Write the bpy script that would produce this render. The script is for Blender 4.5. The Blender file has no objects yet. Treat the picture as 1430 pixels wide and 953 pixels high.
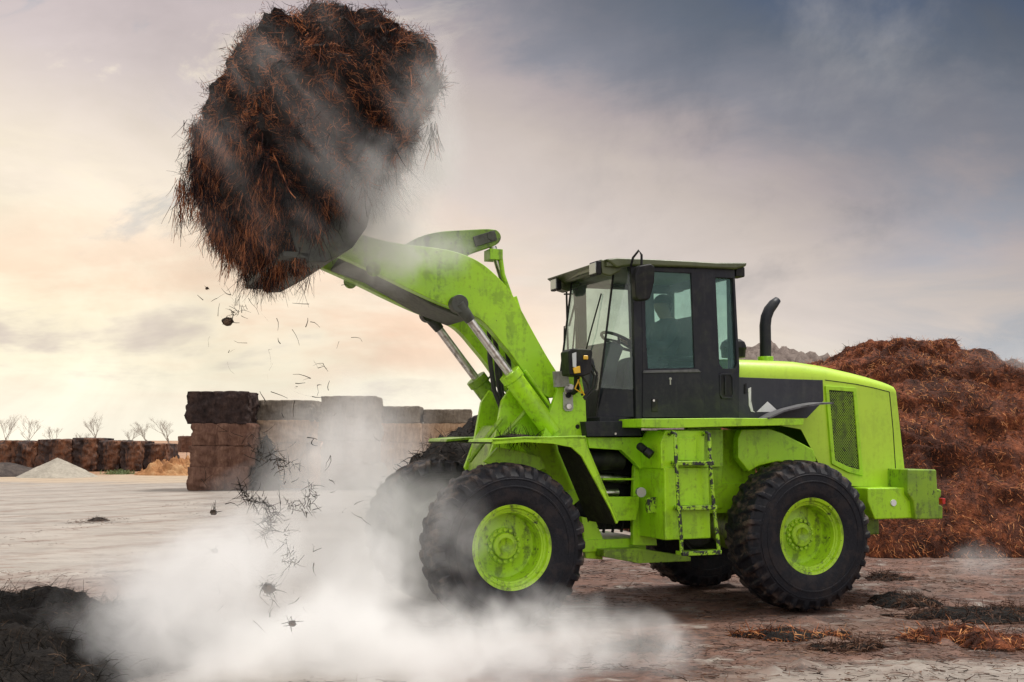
import bpy, bmesh, math, random
import numpy as np
from mathutils import Vector, Matrix, noise

S = bpy.context.scene
C = S.collection
R = math.radians
rng = np.random.default_rng(11)
random.seed(7)

# ------------------------------------------------------------------ camera
cam_d = bpy.data.cameras.new('camera')
cam = bpy.data.objects.new('camera', cam_d); C.objects.link(cam)
cam_d.sensor_width = 36.0
cam_d.lens = 39.76
cam_d.clip_start = 0.1; cam_d.clip_end = 3000
cam.location = (0, 0, 1.716)
cam.rotation_euler = (math.pi / 2 + 0.086, 0, 0)
S.camera = cam

# ------------------------------------------------------------------ render / exposure
S.view_settings.view_transform = 'Standard'
S.view_settings.look = 'None'
S.view_settings.gamma = 1.0
S.view_settings.exposure = 0.22
S.view_settings.use_curve_mapping = False
S.render.engine = 'CYCLES'
cy = S.cycles
cy.use_denoising = True; cy.denoising_prefilter = 'ACCURATE'
cy.max_bounces = 12; cy.diffuse_bounces = 3; cy.glossy_bounces = 3
cy.transparent_max_bounces = 12; cy.volume_bounces = 10
cy.volume_step_rate = 1.0; cy.volume_max_steps = 256
cy.caustics_reflective = False; cy.caustics_refractive = False


# ------------------------------------------------------------------ node helpers
class NT:
    def __init__(s, tree):
        s.t = tree; s.n = tree.nodes; s.l = tree.links

    def new(s, kind, **kw):
        nd = s.n.new(kind)
        for k, v in kw.items():
            if k.startswith('i_'):
                key = k[2:]
                key = int(key) if key.isdigit() else key
                nd.inputs[key].default_value = v
            else:
                setattr(nd, k, v)
        return nd

    def link(s, a, b): s.l.new(a, b)

    def setin(s, sock, v):
        if hasattr(v, 'is_linked') or hasattr(v, 'links'): s.link(v, sock)
        else: sock.default_value = v

    def math(s, op, a, b=0.0, c=None, clamp=False):
        nd = s.n.new('ShaderNodeMath'); nd.operation = op; nd.use_clamp = clamp
        s.setin(nd.inputs[0], a); s.setin(nd.inputs[1], b)
        if c is not None: s.setin(nd.inputs[2], c)
        return nd.outputs[0]

    def noise(s, vec, scale, detail=4, rough=.55, dist=0.0):
        nd = s.n.new('ShaderNodeTexNoise')
        nd.inputs['Scale'].default_value = scale; nd.inputs['Detail'].default_value = detail
        nd.inputs['Roughness'].default_value = rough; nd.inputs['Distortion'].default_value = dist
        if vec is not None: s.link(vec, nd.inputs['Vector'])
        return nd.outputs['Fac']

    def smooth(s, v, a, b, to0=0.0, to1=1.0):
        nd = s.n.new('ShaderNodeMapRange'); nd.interpolation_type = 'SMOOTHSTEP'
        s.setin(nd.inputs[0], v)
        for i, x in enumerate((a, b, to0, to1)): s.setin(nd.inputs[i + 1], x)
        return nd.outputs[0]

    def ramp(s, v, stops):
        nd = s.n.new('ShaderNodeValToRGB'); s.setin(nd.inputs[0], v)
        el = nd.color_ramp.elements
        while len(el) < len(stops): el.new(0.5)
        for e, (p, c) in zip(el, stops):
            e.position = p; e.color = (c[0], c[1], c[2], 1)
        return nd.outputs[0]

    def mix(s, f, a, b, mode='MIX'):
        nd = s.n.new('ShaderNodeMix'); nd.data_type = 'RGBA'; nd.blend_type = mode
        s.setin(nd.inputs[0], f)
        for i, x in ((6, a), (7, b)):
            if isinstance(x, tuple): nd.inputs[i].default_value = (x[0], x[1], x[2], 1)
            else: s.link(x, nd.inputs[i])
        return nd.outputs[2]

    def mapping(s, vec, scale=(1, 1, 1), rot=(0, 0, 0), loc=(0, 0, 0)):
        nd = s.n.new('ShaderNodeMapping')
        nd.inputs['Scale'].default_value = scale; nd.inputs['Rotation'].default_value = rot
        nd.inputs['Location'].default_value = loc
        s.link(vec, nd.inputs['Vector']); return nd.outputs[0]

    def bump(s, h, strength=.4, dist=.02):
        nd = s.n.new('ShaderNodeBump'); nd.inputs['Strength'].default_value = strength
        nd.inputs['Distance'].default_value = dist; s.link(h, nd.inputs['Height']); return nd.outputs[0]


def srgb(h):
    h = h.lstrip('#'); v = [int(h[i:i + 2], 16) / 255 for i in (0, 2, 4)]
    return tuple(x / 12.92 if x <= .04045 else ((x + .055) / 1.055) ** 2.4 for x in v)


# ------------------------------------------------------------------ world: Nishita sky behind a broken storm cover
SUN_EL, SUN_ROT = R(64), R(62)
w = bpy.data.worlds.new('World'); S.world = w; w.use_nodes = True
w.node_tree.nodes.clear()
N = NT(w.node_tree)
STR = 0.10
tc = N.new('ShaderNodeTexCoord'); dirv = tc.outputs['Generated']
sep = N.new('ShaderNodeSeparateXYZ'); N.link(dirv, sep.inputs[0])
dx, dy, dz = sep.outputs
sky = N.new('ShaderNodeTexSky'); sky.sky_type = 'NISHITA'; sky.sun_disc = False
sky.sun_elevation = SUN_EL; sky.sun_rotation = SUN_ROT
# flattened coordinates of a cloud sheet
den = N.math('ADD', N.math('ABSOLUTE', dz), 0.16)
comb = N.new('ShaderNodeCombineXYZ')
N.link(N.math('DIVIDE', dx, den), comb.inputs[0]); N.link(N.math('DIVIDE', dy, den), comb.inputs[1]); comb.inputs[2].default_value = 3.1
sheet = comb.outputs[0]
n1 = N.noise(N.mapping(sheet, (1.0, 1.0, 1), (0, 0, .5)), 1.1, 7, .58, .6)
n2 = N.noise(N.mapping(dirv, (2.2, 2.2, 9.0)), 1.6, 6, .55, .3)
n3 = N.noise(N.mapping(dirv, (1, 1, 1.6)), 4.5, 7, .6, .5)
zc = N.math('MINIMUM', dz, 0.45)
s_ = N.math('ADD', N.math('MULTIPLY', dx, .6), N.math('MULTIPLY', zc, 1.58))
s_ = N.math('ADD', s_, N.math('MULTIPLY', N.math('SUBTRACT', n1, .5), .20))
s_ = N.math('ADD', s_, N.math('MULTIPLY', N.math('SUBTRACT', n3, .5), .24))
tt = N.smooth(s_, -.45, .95); tt = N.math('MULTIPLY_ADD', s_, 1 / 1.4, .45 / 1.4, clamp=True)
# s = -.45 .. .95
def pos(s): return (s + .45) / 1.4
def sc(h, k=1.0): return tuple(c * k / STR for c in srgb(h))
cloud = N.ramp(tt, [(pos(-.10), sc('f9edcf')), (pos(.15), sc('f4e6d2')), (pos(.30), sc('d0c4bc')), (pos(.42), sc('bbafa7')), (pos(.50), sc('a59a99')), (pos(.57), sc('7f7e85')), (pos(.68), sc('5a606b')), (pos(.79), sc('394962')), (pos(.92), sc('24344d'))])
n5 = N.noise(N.mapping(dirv, (1, 1, 1.3), (0, 0, .4), (7, 2, 1)), 2.8, 8, .60, .45)
sm = N.math('MULTIPLY', N.smooth(dx, -.02, .2), N.smooth(dz, .05, .18))
cloud = N.mix(N.math('MULTIPLY', N.math('MULTIPLY', sm, N.smooth(n5, .50, .72)), .45), cloud, sc('b0aaa6'))
cloud = N.mix(N.math('MULTIPLY', N.math('MULTIPLY', sm, N.smooth(n5, .48, .32)), .45), cloud, sc('525a66'))
# thin peach bands low in the left sky, lavender upper left
low = N.smooth(dz, .27, .05)
peach = N.math('MULTIPLY', N.math('MULTIPLY', N.smooth(n2, .42, .62), low), N.smooth(dx, .12, -.10))
cloud = N.mix(N.math('MULTIPLY', peach, .9), cloud, sc('ecc7ab'))
lav = N.math('MULTIPLY', N.smooth(dz, .22, .38), N.smooth(N.math('ADD', dx, N.math('MULTIPLY', n3, .3)), .25, -.1))
cloud = N.mix(N.math('MULTIPLY', lav, .75), cloud, sc('c2b5b7'))
# bright rim at the horizon, bluish towards the right
hz = N.smooth(dz, .10, .005)
hcol = N.mix(N.smooth(dx, .02, .42), sc('fbf6e4'), sc('c4c5c2'))
cloud = N.mix(N.math('MULTIPLY', hz, .85), cloud, hcol)
blue = N.math('MULTIPLY', N.math('MULTIPLY', N.smooth(dx, .22, .42), N.smooth(dz, .28, .10)), N.smooth(n1, .38, .6))
cloud = N.mix(N.math('MULTIPLY', blue, .6), cloud, sc('8e9cab'))
bright = N.math('MULTIPLY_ADD', N.math('SUBTRACT', n3, .47), .85, 1.0)
n4 = N.noise(N.mapping(dirv, (1.2, 1.2, 2.6), (0, .2, 0), (3, 1, 5)), 3.4, 8, .62, .9)
gap = N.math('MULTIPLY', N.math('MULTIPLY', N.smooth(n4, .55, .68), N.smooth(dx, -.05, -.3)), N.smooth(dz, .10, .22))
cloud = N.mix(N.math('MULTIPLY', gap, .55), cloud, sc('9aa3ad'))
lit = N.math('MULTIPLY', N.math('MULTIPLY', N.smooth(n4, .46, .34), N.smooth(dx, .05, -.25)), N.smooth(dz, .06, .2))
cloud = N.mix(N.math('MULTIPLY', lit, .6), cloud, sc('f7ead0'))
grey = N.math('MULTIPLY', N.math('MULTIPLY', N.smooth(n2, .47, .36), low), N.smooth(dx, .1, -.2))
cloud = N.mix(N.math('MULTIPLY', grey, .75), cloud, sc('c2b3ae'))
bright = N.math('MULTIPLY', bright, .95)
vm = N.new('ShaderNodeVectorMath', operation='SCALE'); N.link(cloud, vm.inputs[0]); N.link(bright, vm.inputs['Scale'])
# thick bright overcast overhead and behind the camera
over = N.math('MAXIMUM', N.smooth(dz, .42, .75), N.smooth(dy, .1, -.4))
cl2 = N.mix(over, vm.outputs[0], sc('e6e2df', 1.3))
full = N.mix(.96, sky.outputs[0], cl2)
below = N.smooth(dz, -.01, -.05)
full = N.mix(below, full, sc('8a8078'))
bg = N.new('ShaderNodeBackground'); bg.inputs['Strength'].default_value = STR
N.link(full, bg.inputs[0])
wo = N.new('ShaderNodeOutputWorld'); N.link(bg.outputs[0], wo.inputs[0])

# ------------------------------------------------------------------ sun (soft, behind cloud)
sun_d = bpy.data.lights.new('sun', 'SUN'); sun_d.energy = 2.6; sun_d.angle = R(12); sun_d.color = (1, .95, .88)
sun = bpy.data.objects.new('sun', sun_d); C.objects.link(sun)
# light comes from high on the right, a little behind the loader
az = SUN_ROT
sdir = Vector((math.sin(az) * math.cos(SUN_EL), math.cos(az) * math.cos(SUN_EL), math.sin(SUN_EL)))
sun.rotation_euler = sdir.to_track_quat('Z', 'Y').to_euler()


# ------------------------------------------------------------------ materials
def mat(name):
    m = bpy.data.materials.new(name); m.use_nodes = True
    m.node_tree.nodes.clear(); n = NT(m.node_tree)
    out = n.new('ShaderNodeOutputMaterial')
    return m, n, out


def principled(n, out, **kw):
    b = n.new('ShaderNodeBsdfPrincipled'); n.link(b.outputs[0], out.inputs[0])
    for k, v in kw.items(): n.setin(b.inputs[k.replace('_', ' ')], v)
    return b


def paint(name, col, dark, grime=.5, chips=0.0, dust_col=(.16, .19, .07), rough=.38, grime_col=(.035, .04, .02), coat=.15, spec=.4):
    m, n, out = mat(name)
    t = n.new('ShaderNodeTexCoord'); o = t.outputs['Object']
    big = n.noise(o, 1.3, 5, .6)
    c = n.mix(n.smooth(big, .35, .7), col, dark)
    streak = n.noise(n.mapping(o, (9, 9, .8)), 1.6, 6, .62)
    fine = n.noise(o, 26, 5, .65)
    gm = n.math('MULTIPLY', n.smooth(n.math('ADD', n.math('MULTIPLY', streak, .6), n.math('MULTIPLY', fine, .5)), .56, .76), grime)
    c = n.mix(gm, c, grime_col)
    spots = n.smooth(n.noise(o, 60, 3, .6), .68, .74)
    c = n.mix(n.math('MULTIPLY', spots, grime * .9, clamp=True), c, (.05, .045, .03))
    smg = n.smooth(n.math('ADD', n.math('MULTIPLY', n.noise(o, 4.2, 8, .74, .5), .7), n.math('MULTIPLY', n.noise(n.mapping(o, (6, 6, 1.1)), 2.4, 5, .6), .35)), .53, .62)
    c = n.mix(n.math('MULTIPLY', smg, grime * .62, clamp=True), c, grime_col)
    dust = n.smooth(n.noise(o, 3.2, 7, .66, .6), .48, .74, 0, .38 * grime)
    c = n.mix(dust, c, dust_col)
    if chips:
        ch = n.smooth(n.noise(o, 14, 6, .7, .4), chips, chips + .015)
        c = n.mix(ch, c, (.015, .016, .018))
    b = principled(n, out, Metallic=0.0)
    n.link(c, b.inputs['Base Color'])
    n.link(n.math('MULTIPLY_ADD', fine, .35, rough - .15), b.inputs['Roughness'])
    b.inputs['Coat Weight'].default_value = coat; b.inputs['Coat Roughness'].default_value = .3
    b.inputs['Specular IOR Level'].default_value = spec
    n.link(n.bump(n.math('ADD', n.math('MULTIPLY', fine, .35), big), .12, .01), b.inputs['Normal'])
    return m


M = {}
M['green'] = paint('lime_paint', (.385, .70, .012), (.31, .60, .012), .5, chips=.675)
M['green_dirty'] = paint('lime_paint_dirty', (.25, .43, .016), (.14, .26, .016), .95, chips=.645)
M['green_worn'] = paint('lime_paint_chipped', (.33, .58, .02), (.25, .46, .014), .5, chips=.495)
M['hood'] = paint('lime_paint_hood', (.46, .69, .035), (.40, .62, .03), .16, rough=.42)
M['rim'] = paint('lime_paint_rim', (.40, .66, .014), (.29, .51, .014), .85, chips=.64)
M['roof'] = paint('olive_roof_paint', (.085, .10, .04), (.06, .07, .032), .6)
M['cab'] = paint('charcoal_paint', (.011, .012, .018), (.016, .018, .026), .3, rough=.5, grime_col=(.06, .058, .055), coat=.04, spec=.25)
M['decal'] = paint('charcoal_decal', (.026, .028, .038), (.034, .036, .047), .2, rough=.55, grime_col=(.1, .1, .1), coat=0)
M['black'] = paint('black_plastic', (.008, .008, .010), (.013, .013, .016), .4, rough=.5, grime_col=(.05, .045, .04), coat=0, spec=.22)
M['grey'] = paint('bare_plate', (.42, .42, .40), (.30, .30, .28), .7, rough=.45, grime_col=(.1, .09, .07), coat=0)
M['white'] = paint('white_sticker', (.75, .75, .75), (.66, .66, .66), .25, rough=.5, grime_col=(.2, .2, .2), coat=0)
M['dirty_steel'] = paint('dirty_steel', (.05, .055, .05), (.08, .085, .07), .8, rough=.55, grime_col=(.02, .018, .015), coat=0)
M['yellow'] = paint('amber_lens', (.75, .45, .02), (.65, .36, .02), .1, rough=.2)
M['red'] = paint('red_lens', (.55, .03, .02), (.45, .02, .02), .1, rough=.2)
M['hose'] = paint('hose_rubber', (.012, .012, .013), (.02, .02, .02), .4, rough=.6, grime_col=(.06, .055, .045), coat=0)
M['flap'] = paint('grey_rubber_flap', (.10, .10, .115), (.14, .14, .15), .7, rough=.6, grime_col=(.03, .03, .03), coat=0)

m, n, out = mat('chrome_rod'); M['chrome'] = m
M['cloth'] = paint('dark_jacket', (.03, .035, .045), (.045, .05, .06), .2, rough=.85, coat=0)
t = n.new('ShaderNodeTexCoord')
principled(n, out, Base_Color=n.mix(n.smooth(n.noise(t.outputs['Object'], 18, 4), .45, .7), (.62, .6, .57), (.32, .29, .26)), Metallic=1.0, Roughness=.32)
m, n, out = mat('lamp_glass'); M['lens'] = m
principled(n, out, Base_Color=(.45, .47, .46, 1), Metallic=.4, Roughness=.18)


def glass(name, tint, refl=1.0, ior=1.5, rcol=(1, 1, 1)):
    m, n, out = mat(name)
    tr = n.new('ShaderNodeBsdfTransparent'); tr.inputs[0].default_value = (*tint, 1)
    gl = n.new('ShaderNodeBsdfGlossy'); gl.inputs['Roughness'].default_value = .03
    df = n.new('ShaderNodeBsdfDiffuse'); df.inputs[0].default_value = (.34, .42, .40, 1)
    fr = n.new('ShaderNodeFresnel'); fr.inputs[0].default_value = ior; gg = n.new('ShaderNodeNewGeometry'); gl.inputs[0].default_value = (*rcol, 1)
    t = n.new('ShaderNodeTexCoord')
    dust = n.smooth(n.noise(t.outputs['Object'], 3.0, 6, .6), .35, .8, .03, .16)  # dust film; its greenish diffuse also paints in some sky reflection
    m1 = n.new('ShaderNodeMixShader'); n.link(n.math('MULTIPLY', n.math('MULTIPLY', fr.outputs[0], refl), n.math('SUBTRACT', 1.0, gg.outputs['Backfacing'])), m1.inputs[0])
    n.link(tr.outputs[0], m1.inputs[1]); n.link(gl.outputs[0], m1.inputs[2])
    m2 = n.new('ShaderNodeMixShader'); n.link(dust, m2.inputs[0])
    n.link(m1.outputs[0], m2.inputs[1]); n.link(df.outputs[0], m2.inputs[2])
    n.link(m2.outputs[0], out.inputs[0]); return m


M['glass'] = glass('clear_cab_glass', (.86, .92, .89))
M['glass_teal'] = glass('tinted_cab_glass', (.74, .90, .87), 1.0, 1.5, (.55, .95, .92))

# rubber
m, n, out = mat('tyre_rubber'); M['tyre'] = m
t = n.new('ShaderNodeTexCoord'); o = t.outputs['Object']
sp = n.new('ShaderNodeSeparateXYZ'); n.link(o, sp.inputs[0])
rad = n.math('POWER', n.math('ADD', n.math('POWER', sp.outputs[0], 2.0), n.math('POWER', sp.outputs[2], 2.0)), .5)
f1 = n.noise(o, 9, 6, .65); f2 = n.noise(o, 45, 5, .7)
base = n.mix(n.smooth(f2, .3, .8), (.006, .0065, .010), (.014, .015, .021))
tread = n.smooth(rad, .66, .735)
dirt = n.math('MULTIPLY', n.smooth(f1, .45, .62), n.math('MULTIPLY_ADD', tread, .58, .13))
c = n.mix(dirt, base, n.mix(f2, (.15, .105, .08), (.06, .04, .032)))
b = principled(n, out, Roughness=.62); n.link(c, b.inputs['Base Color']); b.inputs['Specular IOR Level'].default_value = .24
n.link(n.bump(n.math('ADD', f2, f1), .35, .01), b.inputs['Normal'])


def straw_mat(name, stops, rough=.75):
    m, n, out = mat(name)
    g = n.new('ShaderNodeNewGeometry')
    t = n.new('ShaderNodeTexCoord')
    f = n.math('ADD', n.math('MULTIPLY', n.noise(t.outputs['Object'], 1.4, 4, .6), .5), n.math('MULTIPLY', n.noise(t.outputs['Object'], 6.5, 2, .5), .5))
    v = n.math('ADD', n.math('MULTIPLY_ADD', f, 2.2, -.65), n.math('MULTIPLY', n.math('SUBTRACT', g.outputs['Random Per Island'], .5), .6))
    b = principled(n, out, Roughness=rough); b.inputs['Specular IOR Level'].default_value = .12
    n.link(n.ramp(v, stops), b.inputs['Base Color'])
    return m


M['straw_load'] = straw_mat('dark_wet_straw', [(.22, (.005, .0045, .007)), (.44, (.020, .011, .012)), (.57, (.15, .046, .023)), (.78, (.48, .18, .075))])
M['straw_heap'] = straw_mat('rust_compost_straw', [(.18, (.013, .006, .005)), (.38, (.095, .030, .014)), (.54, (.40, .115, .040)), (.84, (.74, .36, .15))])
M['straw_dark'] = straw_mat('black_wet_straw', [(.15, (.006, .006, .006)), (.5, (.02, .017, .013)), (.75, (.05, .034, .024)), (.95, (.14, .09, .06))])
M['straw_grey'] = straw_mat('drab_straw', [(.15, (.03, .022, .02)), (.55, (.07, .05, .04)), (.9, (.16, .11, .08))])
M['straw_litter'] = straw_mat('litter_straw', [(.1, (.02, .012, .01)), (.5, (.09, .045, .03)), (.9, (.2, .11, .07))])
M['bark'] = straw_mat('grey_bark', [(.1, (.24, .215, .185)), (.9, (.32, .285, .25))])


def mass_mat(name, cols, scale=6, stretch=(1, 1, 1), bump=.8, dist=.08, rough=.85):
    m, n, out = mat(name)
    t = n.new('ShaderNodeTexCoord'); o = n.mapping(t.outputs['Object'], stretch)
    f = n.noise(o, scale, 8, .65, .4); f2 = n.noise(o, scale * 5, 5, .7, .6); f3 = n.noise(o, scale * .22, 3, .5)
    v = n.math('ADD', n.math('MULTIPLY', f, .45), n.math('ADD', n.math('MULTIPLY', f2, .3), n.math('MULTIPLY', f3, .3)))
    c = n.ramp(v, [(.36, cols[0]), (.52, cols[1]), (.68, cols[2])])
    b = principled(n, out, Roughness=rough); b.inputs['Specular IOR Level'].default_value = .2
    n.link(c, b.inputs['Base Color'])
    n.link(n.bump(n.math('ADD', f, n.math('MULTIPLY', f2, .6)), bump, dist), b.inputs['Normal'])
    return m


M['load_core'] = mass_mat('wet_compost_core', ((.006, .005, .006), (.014, .010, .009), (.045, .02, .013)), 5)
M['heap_core'] = mass_mat('rust_compost_core', ((.010, .005, .004), (.075, .024, .013), (.33, .10, .042)), 4)
M['dark_core'] = mass_mat('black_compost_core', ((.006, .005, .005), (.014, .012, .011), (.03, .024, .02)), 5)
M['drab_core'] = mass_mat('drab_compost_core', ((.03, .025, .024), (.06, .048, .044), (.12, .095, .08)), 3)
M['haze_core'] = mass_mat('haze_tinted_compost', ((.13, .10, .09), (.20, .16, .14), (.27, .22, .19)), 3)  # distance haze is put into this lightened compost colour
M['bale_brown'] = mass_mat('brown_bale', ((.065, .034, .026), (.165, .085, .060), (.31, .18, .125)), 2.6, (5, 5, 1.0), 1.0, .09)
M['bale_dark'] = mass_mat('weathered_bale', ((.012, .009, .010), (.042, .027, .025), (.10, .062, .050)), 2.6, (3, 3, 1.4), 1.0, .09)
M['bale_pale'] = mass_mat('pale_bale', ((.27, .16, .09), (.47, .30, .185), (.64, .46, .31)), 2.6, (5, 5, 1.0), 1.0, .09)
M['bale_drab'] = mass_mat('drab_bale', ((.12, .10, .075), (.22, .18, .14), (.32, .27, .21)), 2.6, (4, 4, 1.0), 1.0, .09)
M['bale_rust'] = mass_mat('rust_streaked_bale', ((.018, .016, .020), (.055, .038, .034), (.27, .125, .07)), 1.0, (1.6, 1.6, .5), .9, .08)
M['loose_orange'] = mass_mat('loose_orange_straw', ((.10, .05, .03), (.36, .17, .07), (.46, .29, .15)), 1.6)
M['mud'] = mass_mat('caked_mud', ((.010, .010, .007), (.022, .022, .014), (.05, .055, .022)), 9, (1, 1, 1), .8, .02)
M['gravel'] = mass_mat('pale_gravel', ((.20, .18, .15), (.33, .30, .25), (.46, .42, .35)), 9, (1, 1, 1), .5, .05)

# ground -------------------------------------------------------------
m, n, out = mat('muddy_yard'); M['ground'] = m
g = n.new('ShaderNodeNewGeometry'); P = g.outputs['Position']
sp = n.new('ShaderNodeSeparateXYZ'); n.link(P, sp.inputs[0]); gx, gy, gz = sp.outputs
along = n.mapping(P, (.45, 1.0, 1), (0, 0, -.25))
a1 = n.noise(along, 1.0, 8, .62, .6); a2 = n.noise(along, 4.5, 8, .66, .5)
b1 = n.noise(P, .35, 5, .6, .3); b2 = n.noise(P, 14, 7, .7); b3 = n.noise(P, 2.2, 8, .7, .8)
pale = n.mix(n.smooth(a1, .35, .65), (.36, .325, .285), (.27, .24, .21))
pale = n.mix(n.math('MULTIPLY', n.smooth(b2, .45, .75), .5), pale, (.41, .365, .31))
brown = n.mix(n.smooth(b3, .3, .7), (.055, .026, .019), (.185, .092, .064))
brown = n.mix(n.smooth(n.math('ADD', n.math('MULTIPLY', a2, .5), n.math('MULTIPLY', b2, .5)), .50, .60), brown, (.035, .019, .015))
brown = n.mix(n.math('MULTIPLY', n.smooth(n.noise(P, 38, 4, .7), .58, .66), .6), brown, (.30, .17, .12))
# where the trodden compost lies: right of and beneath the loader, and a tongue at the left
rx = n.math('ADD', n.math('MULTIPLY', gx, .30), n.math('MULTIPLY', n.math('SUBTRACT', b1, .5), 2.6))
right = n.math('MULTIPLY', n.smooth(rx, -.40, .20), n.smooth(gy, 22.0, 16.0))
left_d = n.math('ADD', n.math('POWER', n.math('MULTIPLY', n.math('ADD', gx, 4.6), .42), 2.0), n.math('POWER', n.math('MULTIPLY', n.math('ADD', gy, -10.6), .22), 2.0))
left = n.smooth(n.math('ADD', left_d, n.math('MULTIPLY', n.math('SUBTRACT', b3, .5), 2.2)), 1.25, .35)
mask = n.math('MAXIMUM', n.math('MULTIPLY', right, n.smooth(n.math('ADD', n.math('MULTIPLY', a2, .6), n.math('MULTIPLY', b3, .5)), .36, .54)), n.math('MULTIPLY', left, .75))
# pale worn slab showing at the right front corner
dd = n.math('ADD', n.math('POWER', n.math('MULTIPLY', n.math('ADD', gx, -3.4), .45), 2.0), n.math('POWER', n.math('MULTIPLY', n.math('ADD', gy, -7.9), .9), 2.0))
slab = n.smooth(n.math('ADD', dd, n.math('MULTIPLY', n.math('SUBTRACT', a2, .5), 2.0)), 1.3, .4)
mask = n.math('MULTIPLY', mask, n.math('MULTIPLY_ADD', slab, -.75, 1.0))
streaks = n.math('MULTIPLY', n.smooth(n.math('ADD', n.math('MULTIPLY', a2, .6), n.math('MULTIPLY', n.noise(n.mapping(P, (.5, 1.6, 1), (0, 0, .3)), 3.0, 8, .7), .5)), .56, .68), .7)
c = n.mix(streaks, pale, (.20, .125, .095))
c = n.mix(mask, c, brown)
damp = n.math('MULTIPLY', n.smooth(n.noise(n.mapping(P, (.5, 1.3, 1), (0, 0, -.3), (4, 9, 0)), .55, 7, .62, .8), .50, .62), .5)
spk = n.smooth(n.math('ADD', n.math('MULTIPLY', n.noise(P, 1.7, 9, .72, .6), .6), n.math('MULTIPLY', n.noise(P, 9, 6, .7), .4)), .56, .64)
c = n.mix(n.math('MULTIPLY', spk, .6), c, (.12, .085, .068))
c = n.mix(damp, c, n.mix(.45, c, (.03, .022, .02)))
# fields and orange earth far beyond
far = n.smooth(n.math('ADD', gy, n.math('MULTIPLY', n.math('SUBTRACT', b1, .5), 14.0)), 42.0, 47.0)
far2 = n.smooth(n.math('ADD', gy, n.math('MULTIPLY', n.math('SUBTRACT', b1, .5), 10.0)), 52.0, 56.0)
earth = n.mix(a2, (.46, .37, .26), (.34, .25, .17))
earth = n.mix(far2, earth, n.mix(b3, (.40, .20, .10), (.28, .17, .10)))
c = n.mix(far, c, earth)
# wheel tracks running away over the pale yard
tr = n.new('ShaderNodeTexWave'); tr.wave_type = 'BANDS'; tr.inputs['Scale'].default_value = .16; tr.inputs['Distortion'].default_value = 2.5; tr.inputs['Detail'].default_value = 3
n.link(n.mapping(P, (1, 1, 1), (0, 0, .55)), tr.inputs['Vector'])
trk = n.math('MULTIPLY', n.smooth(tr.outputs['Fac'], .86, .97), n.smooth(b3, .35, .6))
c = n.mix(n.math('MULTIPLY', trk, .6), c, (.17, .11, .085))
b = principled(n, out); n.link(c, b.inputs['Base Color'])
wet = n.math('MULTIPLY', n.smooth(b1, .42, .62), n.math('SUBTRACT', 1.0, mask))
n.link(n.math('MULTIPLY_ADD', wet, -.42, .82), b.inputs['Roughness'])
hgt = n.math('ADD', n.math('MULTIPLY', b2, .35), n.math('ADD', n.math('MULTIPLY', b3, .8), a2))
bp = n.new('ShaderNodeBump'); bp.inputs['Distance'].default_value = .04
n.link(n.math('MULTIPLY_ADD', mask, .7, .07), bp.inputs['Strength']); n.link(hgt, bp.inputs['Height'])
n.link(bp.outputs[0], b.inputs['Normal'])


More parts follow.
